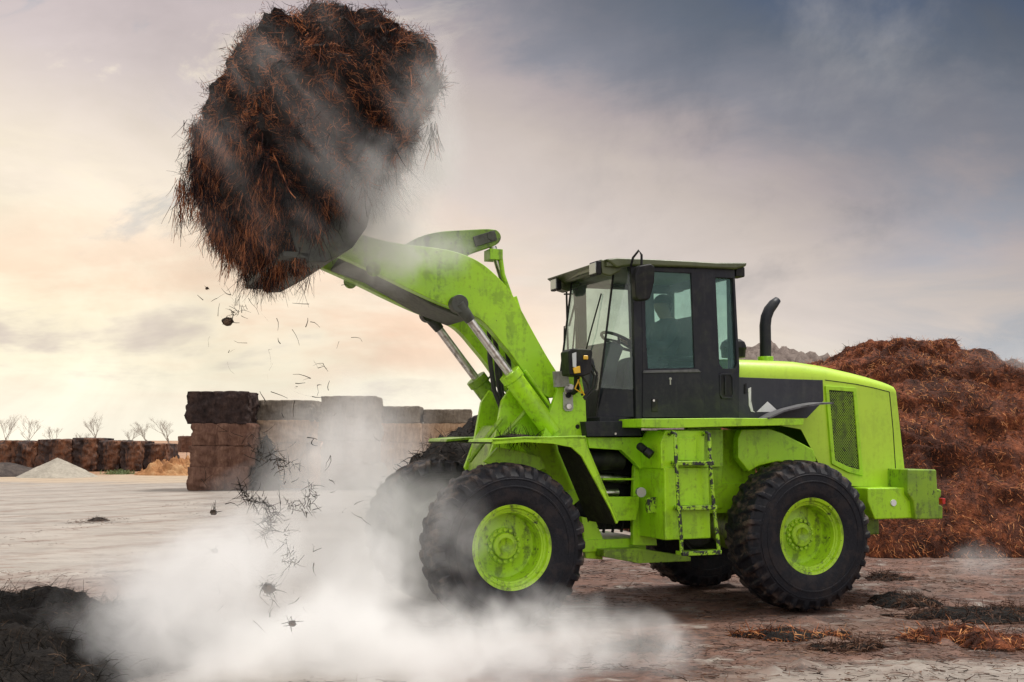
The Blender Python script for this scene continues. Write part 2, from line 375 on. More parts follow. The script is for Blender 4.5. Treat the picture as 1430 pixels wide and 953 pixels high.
# ------------------------------------------------------------------ mesh helpers
class MB:
    def __init__(s): s.v = []; s.f = []

    def add(s, vs, fs):
        o = len(s.v); s.v += [tuple(map(float, x)) for x in vs]; s.f += [tuple(i + o for i in f) for f in fs]; return s

    def box(s, a, b):
        (x0, y0, z0), (x1, y1, z1) = a, b
        return s.add([(x0, y0, z0), (x1, y0, z0), (x1, y1, z0), (x0, y1, z0), (x0, y0, z1), (x1, y0, z1), (x1, y1, z1), (x0, y1, z1)],
                     [(0, 3, 2, 1), (4, 5, 6, 7), (0, 1, 5, 4), (1, 2, 6, 5), (2, 3, 7, 6), (3, 0, 4, 7)])

    def prism(s, y0, y1, pts, pts2=None):
        """polygon of (x, z) points in the side view, from y0 to y1"""
        k = len(pts); q = pts2 or pts
        vs = [(x, y0, z) for x, z in pts] + [(x, y1, z) for x, z in q]
        fs = [tuple(range(k)), tuple(range(2 * k - 1, k - 1, -1))] + [(i, i + k, (i + 1) % k + k, (i + 1) % k) for i in range(k)]
        return s.add(vs, fs)

    def frame(s, y0, y1, outer, inner):
        k = len(outer)
        vs = [(x, y, z) for y in (y0, y1) for loop in (outer, inner) for x, z in loop]
        fs = []
        for i in range(k):
            j = (i + 1) % k
            fs += [(i, j, k + j, k + i), (2 * k + i, 3 * k + i, 3 * k + j, 2 * k + j), (i, 2 * k + i, 2 * k + j, j), (k + i, k + j, 3 * k + j, 3 * k + i)]
        return s.add(vs, fs)

    def sheet(s, a, b, thick, nrm):
        """strip between two point rows, given thickness along nrm"""
        k = len(a); nv = Vector(nrm) * thick
        rows = [list(map(Vector, a)), list(map(Vector, b))]
        vs = rows[0] + rows[1] + [p + nv for p in rows[0]] + [p + nv for p in rows[1]]
        fs = []
        for i in range(k - 1):
            fs += [(i, i + 1, k + i + 1, k + i), (2 * k + i, 3 * k + i, 3 * k + i + 1, 2 * k + i + 1),
                   (i, 2 * k + i, 2 * k + i + 1, i + 1), (k + i, k + i + 1, 3 * k + i + 1, 3 * k + i)]
        fs += [(0, k, 3 * k, 2 * k), (k - 1, 3 * k - 1, 4 * k - 1, 2 * k - 1)]
        return s.add(vs, fs)

    def tube(s, pts, r, seg=10, cap=True):
        pts = [Vector(p) for p in pts]; k = len(pts)
        rr = r if isinstance(r, (list, tuple)) else [r] * k
        vs = []; up = None
        for i, p in enumerate(pts):
            d = (pts[min(i + 1, k - 1)] - pts[max(i - 1, 0)]).normalized()
            if up is None:
                up = Vector((0, 0, 1)) if abs(d.z) < .9 else Vector((1, 0, 0))
            a = d.cross(up)
            if a.length < 1e-5: a = d.cross(Vector((1, .3, .2)))
            a.normalize(); b_ = a.cross(d).normalized(); up = b_
            for j in range(seg):
                t = 2 * math.pi * j / seg
                vs.append(p + (a * math.cos(t) + b_ * math.sin(t)) * rr[i])
        fs = [(i * seg + j, i * seg + (j + 1) % seg, (i + 1) * seg + (j + 1) % seg, (i + 1) * seg + j) for i in range(k - 1) for j in range(seg)]
        if cap: fs += [tuple(range(seg - 1, -1, -1)), tuple((k - 1) * seg + j for j in range(seg))]
        return s.add(vs, fs)

    def lathe(s, prof, seg=48, c=(0, 0, 0), a0=0.0):
        """profile of (radius, y) turned about the local y axis"""
        k = len(prof); vs = []
        for j in range(seg):
            t = a0 + 2 * math.pi * j / seg
            for r, y in prof: vs.append((c[0] + r * math.cos(t), c[1] + y, c[2] + r * math.sin(t)))
        fs = [(j * k + i, j * k + i + 1, ((j + 1) % seg) * k + i + 1, ((j + 1) % seg) * k + i) for j in range(seg) for i in range(k - 1)]
        return s.add(vs, fs)

    def mesh(s, name):
        me = bpy.data.meshes.new(name); me.from_pydata(s.v, [], s.f)
        bm = bmesh.new(); bm.from_mesh(me); bmesh.ops.recalc_face_normals(bm, faces=bm.faces); bm.to_mesh(me); bm.free()
        return me

    def build(s, name, m, parent=None, bevel=0.0, smooth=40):
        me = s.mesh(name); me.materials.append(M[m] if isinstance(m, str) else m)
        if smooth: me.shade_smooth(); me.set_sharp_from_angle(angle=R(smooth))
        o = bpy.data.objects.new(name, me); C.objects.link(o)
        if parent: o.parent = parent
        if bevel:
            md = o.modifiers.new('edge', 'BEVEL'); md.width = bevel; md.segments = 2; md.limit_method = 'ANGLE'; md.angle_limit = R(35); md.harden_normals = True
        return o


def tag(o, label=None, cat=None, group=None, kind=None):
    if label: o['label'] = label
    if cat: o['category'] = cat
    if group: o['group'] = group
    if kind: o['kind'] = kind
    return o


def empty(name, loc=(0, 0, 0), rz=0.0, parent=None):
    o = bpy.data.objects.new(name, None); C.objects.link(o); o.location = loc; o.rotation_euler = (0, 0, rz); o.empty_display_size = .2
    if parent: o.parent = parent
    return o


def mesh_np(name, verts, faces, m, parent=None, smooth=True):
    me = bpy.data.meshes.new(name); me.from_pydata(verts.tolist() if hasattr(verts, 'tolist') else verts, [], faces.tolist() if hasattr(faces, 'tolist') else faces)
    me.materials.append(M[m]);
    if smooth: me.shade_smooth()
    o = bpy.data.objects.new(name, me); C.objects.link(o)
    if parent: o.parent = parent
    return o


def nz(p, sc, oct=4, seed=0.0):
    return noise.fractal(Vector((p[0] * sc + seed, p[1] * sc - seed * .7, p[2] * sc + seed * 1.3)), 1.0, 2.1, oct)


def ribbons(P, D, L, Wd, droop=0.3, segs=3, jit=.25, r=rng):
    """thin curved straws as ribbons; P roots, D unit directions, L lengths, Wd widths"""
    k = len(P); droop = np.broadcast_to(np.asarray(droop, float), (k,))[:, None]
    side = np.cross(D, r.normal(size=(k, 3))); side /= np.linalg.norm(side, axis=1)[:, None] + 1e-9
    pts = [P]; d = D.copy()
    kink = r.normal(size=(k, 3)) * jit
    for i in range(segs):
        d = d + kink / segs + np.array([0, 0, -1.0]) * (droop / segs) + r.normal(size=(k, 3)) * jit * .35
        d /= np.linalg.norm(d, axis=1)[:, None]
        pts.append(pts[-1] + d * (L / segs)[:, None])
    verts = np.zeros((k, (segs + 1) * 2, 3))
    for i, p in enumerate(pts):
        wv = side * (Wd * (1 - .55 * i / segs) * .5)[:, None]
        verts[:, 2 * i] = p - wv; verts[:, 2 * i + 1] = p + wv
    base = (np.arange(k) * (segs + 1) * 2)[:, None]
    fs = np.concatenate([base + np.array([2 * i, 2 * i + 1, 2 * i + 3, 2 * i + 2]) for i in range(segs)], axis=0)
    return verts.reshape(-1, 3), fs


def sample_surface(V, F, k, r=rng, wfun=None):
    V = np.asarray(V); F = np.asarray(F)
    a, b_, c_ = V[F[:, 0]], V[F[:, 1]], V[F[:, 2]]
    nn = np.cross(b_ - a, c_ - a); ar = np.linalg.norm(nn, axis=1); nn = nn / (ar[:, None] + 1e-12)
    wgt = ar if wfun is None else ar * wfun((a + b_ + c_) / 3, nn)
    idx = r.choice(len(F), k, p=wgt / wgt.sum())
    u, v = r.random(k), r.random(k); fl = u + v > 1; u[fl] = 1 - u[fl]; v[fl] = 1 - v[fl]
    return a[idx] + (b_ - a)[idx] * u[:, None] + (c_ - a)[idx] * v[:, None], nn[idx]


def ico(sub):
    bm = bmesh.new(); bmesh.ops.create_icosphere(bm, subdivisions=sub, radius=1.0)
    V = np.array([v.co[:] for v in bm.verts]); F = np.array([[v.index for v in f.verts] for f in bm.faces]); bm.free(); return V, F


# ================================================================== SETTING
gm = MB()
xs = [-400, -120, -50, -25, -14] + list(np.arange(-8, 10.01, .085)) + [14, 25, 50, 120, 400]
ys = [-60, -10, 0, 4] + list(np.arange(6.6, 18.01, .085)) + list(np.arange(18.6, 30, .8)) + [34, 40, 50, 70, 120, 300, 900]
def gz(x, y):
    inn = max(0, min(1, (x + 8) / 1.5)) * max(0, min(1, (10 - x) / 1.5)) * max(0, min(1, (y - 6.6) / .8)) * max(0, min(1, (18 - y) / 2))
    if inn <= 0: return 0.0
    rough = max(0, min(1, (x * .30 + 1.3 * noise.noise(Vector((x * .35, y * .35, 1))) + .1) / .6)) * .85 + .15
    lump = max(0, nz((x, y, 0), 3.4, 6, 7) - .15) * .075 + .012 * nz((x, y, 0), .8, 3, 2)
    return inn * (lump * rough - .012)
nx_, ny_ = len(xs), len(ys)
gm.add([(x, y, gz(x, y)) for y in ys for x in xs], [(j * nx_ + i, j * nx_ + i + 1, (j + 1) * nx_ + i + 1, (j + 1) * nx_ + i) for j in range(ny_ - 1) for i in range(nx_ - 1)])
tag(gm.build('ground', 'ground', smooth=180), 'pale muddy yard with brown trodden compost patches', None, None, 'structure')


# ================================================================== WHEEL LOADER
YAW = 0.37707
loader = empty('wheel_loader', (0.012, 10.151, 0), YAW)
tag(loader, 'lime green wheel loader with charcoal cab, arms raised and bucket full', 'wheel loader')
RAD = .75


def P_(name, mb, m, parent=None, bevel=.006, smooth=40):
    return mb.build(name, m, parent or loader, bevel, smooth)


# ---- wheels
def tyre_mesh():
    prof = []
    hw = .26
    ctl = [(.345, -.205), (.37, -.235), (.42, -.258), (.50, -.268), (.530, -.268), (.534, -.275), (.546, -.275), (.55, -.268), (.600, -.262), (.604, -.268), (.612, -.268), (.616, -.259), (.63, -.258), (.668, -.248), (.700, -.236), (.722, -.222), (.738, -.19), (.746, -.14), (.75, -.07), (.75, 0)]
    full = ctl + [(r, -y) for r, y in ctl[-2::-1]]
    dense = []
    for (r0, y0), (r1, y1) in zip(full[:-1], full[1:]):
        q = max(1, int(math.hypot(r1 - r0, y1 - y0) / .022))
        for i in range(q): dense.append((r0 + (r1 - r0) * i / q, y0 + (y1 - y0) * i / q))
    dense.append(full[-1])
    k = len(dense); seg = 440; nl = 30
    vs = []
    for j in range(seg):
        t = 2 * math.pi * j / seg
        for r, y in dense:
            dep = 0.0
            ph = t / (2 * math.pi) * nl + (0.5 if y > 0 else 0) + abs(y) * 2.6
            fr = ph % 1.0
            on = max(0, min(1, (abs(fr - .5) - .17) / .05))       # 1 in the groove
            zone = max(0, min(1, (r - .655) / .05))
            if abs(y) < .05: zone *= .55
            dep = .024 * on * zone
            wob = .004 * noise.noise(Vector((math.cos(t) * 4, y * 8, math.sin(t) * 4))) * zone
            vs.append(((r - dep + wob) * math.cos(t), y * (1 - .10 * on * max(0, min(1, (r - .64) / .04)) * (abs(y) > .2)), (r - dep + wob) * math.sin(t)))
    fs = [(j * k + i, j * k + i + 1, ((j + 1) % seg) * k + i + 1, ((j + 1) % seg) * k + i) for j in range(seg) for i in range(k - 1)]
    mb = MB().add(vs, fs); return mb.mesh('tyre')


rim_prof = [(.386, -.222), (.388, -.236), (.378, -.240), (.352, -.232), (.345, -.215), (.343, -.200), (.322, -.196), (.318, -.185), (.305, -.182), (.300, -.15), (.296, -.05), (.285, -.020), (.24, -.012), (.165, -.030), (.162, -.040), (.0, -.040)]
rim_back = [(.386, -.222), (.36, -.2), (.35, 0), (.36, .2), (.388, .236), (.35, .23), (.30, .15), (.28, .06), (.0, .05)]


def wheel(x, y, mirror, first=None):
    w_ = empty('wheel', (x, y, RAD), 0, loader)
    if mirror: w_.rotation_euler = (0, 0, math.pi)
    w_.rotation_euler.y = random.uniform(0, 6.28) if False else 0
    if first:
        for ch in first.children:
            c_ = ch.copy(); C.objects.link(c_); c_.parent = w_
        return w_
    me = tyre_mesh(); me.materials.append(M['tyre']); me.shade_smooth(); me.set_sharp_from_angle(angle=R(32))
    o = bpy.data.objects.new('tyre', me); C.objects.link(o); o.parent = w_
    mb = MB().lathe(rim_prof, 72)
    MB().lathe(rim_back, 72).build('rim_inside', 'dirty_steel', w_, 0, 35)
    for a in range(24):                                     # small dents and clips round the flange
        t = a * math.pi / 12 + .1
        mb.tube([(.334 * math.cos(t), -.203, .334 * math.sin(t)), (.334 * math.cos(t), -.198, .334 * math.sin(t))], .006, 6)
    mb.build('rim', 'rim', w_, 0, 35)
    hub = MB().lathe([(.118, -.030), (.118, -.068), (.110, -.076), (.075, -.078), (.066, -.070), (.05, -.052), (.02, -.042), (0, -.040)], 48)
    for a in range(16):
        t = a * math.pi / 8
        cx_, cz_ = .142 * math.cos(t), .142 * math.sin(t)
        hub.lathe([(.0175, -.035), (.0175, -.058), (.013, -.062), (.0, -.062)], 10, (cx_, 0, cz_))
    hub.build('hub', 'rim', w_, 0, 35)
    return w_


w1 = wheel(0, .26, False)
wheel(3.2, .26, False, w1); wheel(0, 2.24, True, w1); wheel(3.2, 2.24, True, w1)

# axles
for x in (0, 3.2):
    ax = MB().tube([(x, .3, RAD), (x, .62, RAD)], .15, 20).tube([(x, .62, RAD), (x, 1.0, RAD)], [.15, .2], 20).tube([(x, 1.0, RAD), (x, 1.5, RAD)], .26, 20).tube([(x, 1.5, RAD), (x, 2.2, RAD)], [.2, .15], 20)
    P_('axle', ax, 'green_dirty', bevel=0)

# ---- front frame: tower plates, nose, hitch
ff = MB()
tower = [(0.729, 2.187), (0.707, 2.34), (0.868, 2.365), (0.984, 2.339), (1.029, 2.086), (1.043, 1.728), (0.569, 1.727), (0.645, 1.977)]
ff.prism(.66, .72, tower); ff.prism(1.78, 1.84, tower)
inner = [(0.175, 1.693), (0.25, 2.085), (0.341, 2.214), (0.516, 2.089), (0.724, 1.877), (0.944, 2.094), (1.117, 1.807), (1.161, 1.161), (0.706, 0.818), (0.251, 1.108), (0.071, 1.422)]
ff.prism(.93, .98, inner); ff.prism(1.52, 1.57, inner)
ff2 = MB(); ff2.prism(.98, 1.52, [(.10, .9), (.10, 1.4), (.16, 1.70), (.25, 1.85), (.7, 1.8), (.95, 1.2), (.9, .7), (.3, .55), (-.2, .8)])
ff.prism(.72, .93, [(.30, 1.70), (.95, 1.76), (1.0, 1.25), (.85, 1.2), (.5, 1.5)])
ff.prism(1.57, 1.78, [(.30, 1.70), (.95, 1.76), (1.0, 1.25), (.85, 1.2), (.5, 1.5)])
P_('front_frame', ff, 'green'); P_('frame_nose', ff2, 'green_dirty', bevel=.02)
for q in ([(0.192, 0.8, 1.721), (0.507, 0.8, 2.042)], [(-0.116, 0.86, 1.495), (0.215, 0.86, 1.908)], [(0.181, 1.7, 1.477), (0.458, 1.7, 1.886)]):
    P_('brace', MB().tube(q, .024, 8), 'green_dirty', bevel=0)
cov = MB().prism(.58, .64, [(-0.065, 1.5), (0.079, 1.633), (0.297, 1.598), (0.512, 1.543), (0.571, 1.427), (0.4, 1.394), (0.108, 1.431)])
P_('axle_cover', cov, 'green')
hit = MB()
hit.prism(.80, .86, [(1.042, 0.946), (1.19, 0.921), (1.276, 0.728), (1.274, 0.518), (1.086, 0.539)])
for i in range(3): hit.box((.62, .66, .66 + i * .055), (.98, .84, .685 + i * .055))
hit.prism(.98, 1.52, [(.85, .60), (1.25, .62), (1.25, .80), (.85, .95)])
P_('hitch_plate', hit, 'green')

# ---- front fenders
fl = [(-0.179, 1.714), (0.132, 1.733), (0.386, 1.733), (0.608, 1.74), (0.739, 1.74), (0.76, 1.641), (1.071, 0.96), (1.049, 0.927), (0.991, 1.054), (0.694, 1.556), (0.593, 1.635), (0.407, 1.668), (0.146, 1.682), (-0.179, 1.663)]
for y0, y1, yi in ((.05, .075, .68), (2.425, 2.45, 1.82)):
    fd = MB()
    fl = [(x + (.16 if i in (0, 13) else .08 if i in (1, 12) else 0) * (y0 > 1), z) for i, (x, z) in enumerate(fl)]
    fd.prism(y0, y1, fl)
    top = [fl[0], fl[1], fl[2], fl[4], fl[5], fl[6]]
    a = [(x, y0 if y0 < 1 else y1, z - .004) for x, z in top]; b_ = [(x, yi, z - .004) for x, z in top]
    fd.sheet(a, b_, .03, (-.4, 0, -.9))
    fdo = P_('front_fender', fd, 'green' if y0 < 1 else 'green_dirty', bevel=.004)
    ln_ = MB().sheet([(x - .012, y0 + .03 if y0 < 1 else y0 - .005, z - .034) for x, z in top], [(x - .012, yi, z - .034) for x, z in top], .012, (-.4, 0, -.9))
    ln_.build('mud_lining', 'mud', fdo, 0, 40)

# mud and straw caught on the fender
def mud(name, cx, cy_, cz, lx, ly, lz, k, m, parent, seed=0):
    V, F = ico(3); V = V * np.array([lx, ly, lz]) * np.array([1 + .35 * nz(v, 2.2, 3, seed) for v in V])[:, None]
    mm = MB().add(V + np.array([cx, cy_, cz]), F.tolist())
    Pp, Nn = sample_surface(V, F, k); Nn = Nn + rng.normal(size=Nn.shape) * .6; Nn /= np.linalg.norm(Nn, axis=1)[:, None]
    rv, rf = ribbons(Pp + np.array([cx, cy_, cz]), Nn, rng.uniform(.03, .12, k), rng.uniform(.004, .008, k), .5)
    mm.add(rv, rf.tolist()); return mm.build(name, m, parent, 0, 80)


mud('caught_straw', .18, .36, 1.72, .20, .16, .035, 160, 'straw_dark', loader, 3)

def rounded(pts, it=2):
    for _ in range(it):
        q = []
        for i, (a, b__) in enumerate(pts):
            c_, d_ = pts[(i + 1) % len(pts)]
            q += [(.75 * a + .25 * c_, .75 * b__ + .25 * d_), (.25 * a + .75 * c_, .25 * b__ + .75 * d_)]
        pts = q
    return pts


# ---- lift arms
arm = [(-1.497, 3.448), (-1.545, 3.539), (-1.5, 3.636), (-1.379, 3.671), (-1.105, 3.588), (-0.827, 3.551), (-0.543, 3.542), (-0.254, 3.511), (-0.018, 3.427), (0.168, 3.282), (0.281, 3.168), (0.387, 3.003), (0.493, 2.823), (0.684, 2.51), (0.8, 2.35), (0.861, 2.244), (0.846, 2.145), (0.737, 2.108), (0.645, 2.135), (0.455, 2.328), (0.311, 2.521), (0.191, 2.651), (0.072, 2.787), (-0.046, 2.88), (-0.215, 2.942), (-0.382, 2.984), (-0.682, 3.1), (-1.033, 3.253), (-1.267, 3.348), (-1.409, 3.4)]
for y0, y1 in ((.80, .92), (1.58, 1.70)):
    la = MB().prism(y0, y1, rounded(arm)); P_('lift_arm', la, 'green', bevel=.008)
ct = MB()
xz = [(-0.693, 3.105)][0]
ct.prism(.92, 1.58, [(-1.34, 3.374), (-0.984, 3.267), (-0.472, 2.993), (-0.097, 2.865), (-0.097, 3.024), (-0.473, 3.165), (-0.914, 3.377), (-1.237, 3.52)])
P_('cross_tube', ct, 'dirty_steel', bevel=.02)
for ya, yb in ((.74, .80), (1.70, 1.76)):
    x_, z_ = [(-0.258, 3.001)][0]
    P_('arm_boss', MB().tube([(x_, ya, z_), (x_, yb, z_)], .09, 24), 'green_dirty')
    x_, z_ = [(-1.093, 3.294)][0]
    P_('arm_boss', MB().tube([(x_, .78 if ya < 1 else 1.70, z_), (x_, .80 if ya < 1 else 1.72, z_)], .07, 20), 'green_dirty')
pin = MB()
x_, z_ = [(0.843, 2.188)][0]
pin.tube([(x_, .62, z_), (x_, 1.88, z_)], .06, 20)
P_('pivot_pin', pin, 'chrome', bevel=.004)

# ---- lift cylinders
for yc, k in ((.74, 0), (1.70, 1)):
    e0 = Vector((-0.272, 0.74, 2.996)); e1 = Vector((0.265, 0.74, 2.349)); e2 = Vector((0.71, 0.74, 1.776))
    for e in (e0, e1, e2): e.y = yc
    d = (e2 - e0).normalized(); e1 = e0 + d * (e1 - e0).length
    bar = MB().tube([e1, e2], .098, 28).tube([e1 - d * .01, e1 + d * .07], .112, 28)
    o_ = Vector((.06, 0, .095))
    bar.tube([e1 + d * .12 + o_ * .9, e1 + d * .12 + o_ * 1.35, e2 - d * .1 + o_ * 1.3], .018, 8)
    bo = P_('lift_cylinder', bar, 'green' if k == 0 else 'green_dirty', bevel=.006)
    rod = MB().tube([e0 + d * .05, e1 + d * .02], .042, 20)
    rod.build('rod', 'chrome', bo, 0, 40)
    ey = MB().tube([e0 + Vector((0, -.055, 0)), e0 + Vector((0, .055, 0))], .085, 24).tube([e0, e0 + d * .2], [.07, .05], 16)
    ey.build('rod_eye', 'dirty_steel', bo, .004, 40)

# ---- tilt lever, tilt cylinder
tl = MB().prism(1.17, 1.33, rounded([(-0.805, 3.404), (-0.727, 3.566), (-0.61, 3.666), (-0.477, 3.725), (-0.313, 3.773), (-0.024, 3.807), (0.254, 3.841), (0.317, 3.808), (0.34, 3.743), (0.293, 3.673), (0.146, 3.62), (-0.008, 3.559), (-0.099, 3.488), (-0.325, 3.338), (-0.585, 3.252), (-0.768, 3.278)]))
tlo = P_('tilt_lever', tl, 'green_dirty', bevel=.01)
pl = MB().sheet([], [], 0, (0, 0, 1)) if False else MB()
c1 = Vector((0.074, 1.16, 3.703)); c2 = Vector((0.22, 1.16, 3.757))
pl.tube([c1, c1 + Vector((0, -.012, 0))], .045, 16).tube([c2, c2 + Vector((0, -.02, 0))], .05, 16)
pl.prism(1.145, 1.165, [(0.021, 3.736), (0.251, 3.817), (0.283, 3.717), (0.052, 3.636)])
pl.build('pin_plate', 'dirty_steel', tlo, .004, 40)
tc1 = Vector((0.27, 1.25, 3.664)); tc2 = Vector((0.459, 1.25, 3.084)); tc3 = Vector((0.877, 1.25, 1.882))
dd_ = (tc3 - tc1).normalized()
tb = MB().tube([tc1 + dd_ * .55, tc3], .085, 24)
hx, hz = [(0.278, 3.576)][0]
tb.box((hx - .07, 1.16, hz - .055), (hx + .07, 1.34, hz + .055))
tb.tube([(hx + .05, 1.19, hz), (hx + .08, 1.19, hz - .2), (hx + .26, 1.2, hz - .65)], .025, 8)
tbo = P_('tilt_cylinder', tb, 'green', bevel=.005)
MB().tube([tc1, tc1 + dd_ * .6], .038, 16).build('rod', 'chrome', tbo, 0, 40)

# hoses between the arms
for pts in ([(-0.094, 1.0, 3.011), (0.056, 1.0, 2.989), (0.139, 1.0, 2.829), (0.147, 1.0, 2.509), (0.193, 1.0, 2.192), (0.269, 1.0, 2.016)], [(0.001, 1.1, 3.047), (0.169, 1.1, 2.976), (0.246, 1.1, 2.734), (0.261, 1.1, 2.376), (0.308, 1.1, 2.091)], [(0.325, 1.35, 2.757), (0.38, 1.35, 2.502), (0.404, 1.35, 2.246), (0.435, 1.35, 1.99)], [(0.481, 1.45, 2.771), (0.529, 1.45, 2.475), (0.537, 1.45, 2.215), (0.569, 1.45, 1.957)], [(0.257, 0.97, 2.51), (0.425, 0.97, 2.301), (0.601, 0.97, 2.019), (0.795, 0.97, 1.878)]):
    hs = MB().tube(pts, .024, 10); P_('hose', hs, 'hose', bevel=0, smooth=80)

# ---- bucket (mostly buried in its load)
bp_ = [(-1.683, 3.236), (-1.451, 3.375), (-1.326, 3.561), (-1.252, 3.886), (-0.903, 4.686), (-0.669, 5.058), (-0.797, 4.949), (-1.187, 4.59), (-1.537, 4.104), (-2.028, 3.624), (-1.931, 3.308), (-1.825, 3.227)]
bk = MB()
for y0, y1 in ((.14, .18), (2.32, 2.36)): bk.prism(y0, y1, bp_)
back = [bp_[11], bp_[0], bp_[1], bp_[2], bp_[3], bp_[4], bp_[5]]
bk.sheet([(x, 0.18, z) for x, z in back], [(x, 2.32, z) for x, z in back], .04, (-.7, 0, .7))
bko = P_('bucket', bk, 'dirty_steel', bevel=.006)
edge = MB(); x_, z_ = bp_[10]
edge.box((x_ - .12, .14, z_ - .05), (x_ + .10, 2.36, z_)); edge.build('cutting_edge', 'dirty_steel', bko, .006)
lk = MB()
for yy in (.86, 1.25, 1.64):
    lk.prism(yy - .05, yy + .05, [(-1.698, 3.479), (-1.532, 3.523), (-1.295, 3.504), (-1.228, 3.665), (-1.092, 3.825), (-1.368, 3.906), (-1.634, 3.65)])
lk.build('hinge_bracket', 'dirty_steel', bko, .01)

# ---- rear frame, belly and tanks
rf = MB()
beam = [(1.024, 1.728), (1.632, 1.728), (1.86, 1.807), (2.571, 1.809), (2.564, 1.428), (1.709, 1.414), (1.596, 1.416), (1.541, 1.48), (1.399, 1.601), (1.046, 1.623)]
rf.prism(.62, .70, beam); rf.prism(1.80, 1.88, beam)
rf.box((1.75, .72, .95), (4.6, 1.78, 1.25))
rf.prism(.74, .80, [(2.56, 1.81), (3.041, 1.811), (3.025, 1.063), (2.548, 1.146)])
rf.box((2.2, .70, 1.0), (2.6, .78, 1.86))
rf.prism(.70, .76, [(1.583, 1.449), (1.752, 1.412), (1.773, 1.09), (1.832, 0.647), (1.558, 0.657), (1.563, 1.094)])
rf.prism(.62, .68, [(1.175, 1.148), (1.593, 1.14), (1.592, 1.063), (1.551, 0.909), (1.197, 0.911)])
rf.prism(.70, .74, [(1.231, 1.326), (1.581, 1.321), (1.581, 1.3), (1.231, 1.305)])
rf.box((1.0, .78, .60), (1.75, 1.72, .72))
P_('rear_frame', rf, 'green')
bl = MB().prism(.62, 1.0, [(1.588, 0.635), (2.17, 0.529), (2.17, 0.486), (1.578, 0.488), (1.194, 0.566), (1.194, 0.635)])
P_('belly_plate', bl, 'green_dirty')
ij = MB()
ij.tube([(1.05, .75, 1.18), (1.42, .75, 1.18)], .035, 12).tube([(1.0, .9, 1.35), (1.6, .9, 1.3)], .05, 12)
P_('steering_cylinder', ij, 'chrome', bevel=0)
gear = MB().box((1.05, .95, .80), (2.3, 1.55, 1.75)).box((1.1, .85, 1.4), (1.5, .97, 1.68)).tube([(1.1, .82, 1.5), (1.5, .82, 1.5)], .1, 14)
for i in range(6): gear.tube([(1.1 + i * .1, .84, .78), (1.12 + i * .1, .80, .95 + .02 * (i % 3)), (1.2 + i * .1, .9, 1.1)], .016, 8)
P_('gearbox', gear, 'black', bevel=.015)
# toolbox with chamfered side and the fuel tank below
tbx = MB().prism(.20, .62, [(1.613, 1.426), (1.608, 1.679), (1.665, 1.796), (2.095, 1.79), (2.089, 1.442)])
tbx.prism(.185, .20, [(1.789, 1.727), (1.996, 1.721), (1.993, 1.499), (1.786, 1.507)])
tko = P_('toolbox', tbx, 'green', bevel=.012)
ft = MB().prism(.18, .80, [(1.633, 1.44), (2.125, 1.435), (2.137, 0.751), (1.632, 0.747)])
fto = P_('fuel_tank', ft, 'green', bevel=.012)
sb = MB().prism(.35, .40, [(1.535, 1.14), (1.669, 1.151), (1.683, 0.999), (1.541, 0.996)]); sb.build('side_plate', 'green_worn', fto, .004)
fil = MB().tube([(1.482, 0.4, 1.644), (1.498, 0.3, 1.596)], .04, 14); fil.tube([(1.498, 0.3, 1.596), (1.538, 0.26, 1.555)], .045, 14)
P_('filler_cap', fil, 'black', bevel=.004)
wl = MB().tube([(1.53, 0.5, 1.196), (1.521, 0.44, 1.192)], [.045, .05], 14); P_('side_lamp', wl, 'lens', bevel=.003)

# ---- ladder
ladder = empty('ladder', (0, 0, 0), 0, loader)
for pts in ([(1.698, 0.08, 1.761), (1.702, 0.08, 1.53), (1.72, 0.08, 1.123), (1.747, 0.08, 0.818), (1.752, 0.08, 0.637)], [(2.07, 0.08, 1.762), (2.08, 0.08, 1.459), (2.113, 0.08, 1.046), (2.148, 0.08, 0.772), (2.162, 0.08, 0.635)]):
    q = [Vector(p) for p in pts]
    top = [q[0] + Vector((.0, .16, -.02)), q[0] + Vector((0, .06, .015))]
    MB().tube(top + q, .019, 10).build('rail', 'green_worn', ladder, 0, 60)
for l_, r_ in ([(1.71, 0.08, 1.482), (2.097, 0.08, 1.479)], [(1.727, 0.08, 1.055), (2.121, 0.08, 1.053)], [(1.752, 0.08, 0.623), (2.162, 0.08, 0.635)]):
    a = Vector(l_); b__ = Vector(r_)
    MB().box((a.x, .06, min(a.z, b__.z) - .018), (b__.x + .02, .20, min(a.z, b__.z) + .022)).build('rung', 'green_worn', ladder, .005, 40)

# ---- platform / rear fender
pf = MB().prism(.14, .62, [(1.369, 1.904), (1.5, 1.905), (2.312, 1.917), (3.222, 1.916), (3.211, 1.851), (2.31, 1.833), (1.725, 1.817), (1.368, 1.822)])
P_('platform', pf, 'green', bevel=.006)
pf2 = MB().prism(1.88, 2.36, [(1.369, 1.904), (1.5, 1.905), (2.312, 1.917), (3.222, 1.916), (3.211, 1.851), (2.31, 1.833), (1.725, 1.817), (1.368, 1.822)])
P_('platform', pf2, 'green', bevel=.006)
archp = [(2.668, 1.517), (2.672, 1.721), (2.717, 1.808), (3.055, 1.817), (3.204, 1.773), (3.362, 1.706), (3.593, 1.601), (3.634, 1.473), (3.445, 1.46), (3.135, 1.477), (2.916, 1.435), (2.794, 1.378)]
P_('wheel_arch', MB().prism(.50, .60, archp), 'green', bevel=.012)
P_('wheel_arch', MB().prism(1.90, 2.0, archp), 'green', bevel=.012)
fp = [(2.781, 0.12, 1.927), (2.969, 0.12, 2.0), (3.185, 0.12, 2.045), (3.403, 0.12, 2.076), (3.571, 0.12, 2.086)]
fq = [(x + .13 - .02 * i, .60, z - .035 + .012 * i) for i, (x, y, z) in enumerate(fp)]
P_('rubber_flap', MB().sheet(fp, fq, .018, (0, 0, -1)), 'flap', bevel=0, smooth=60)
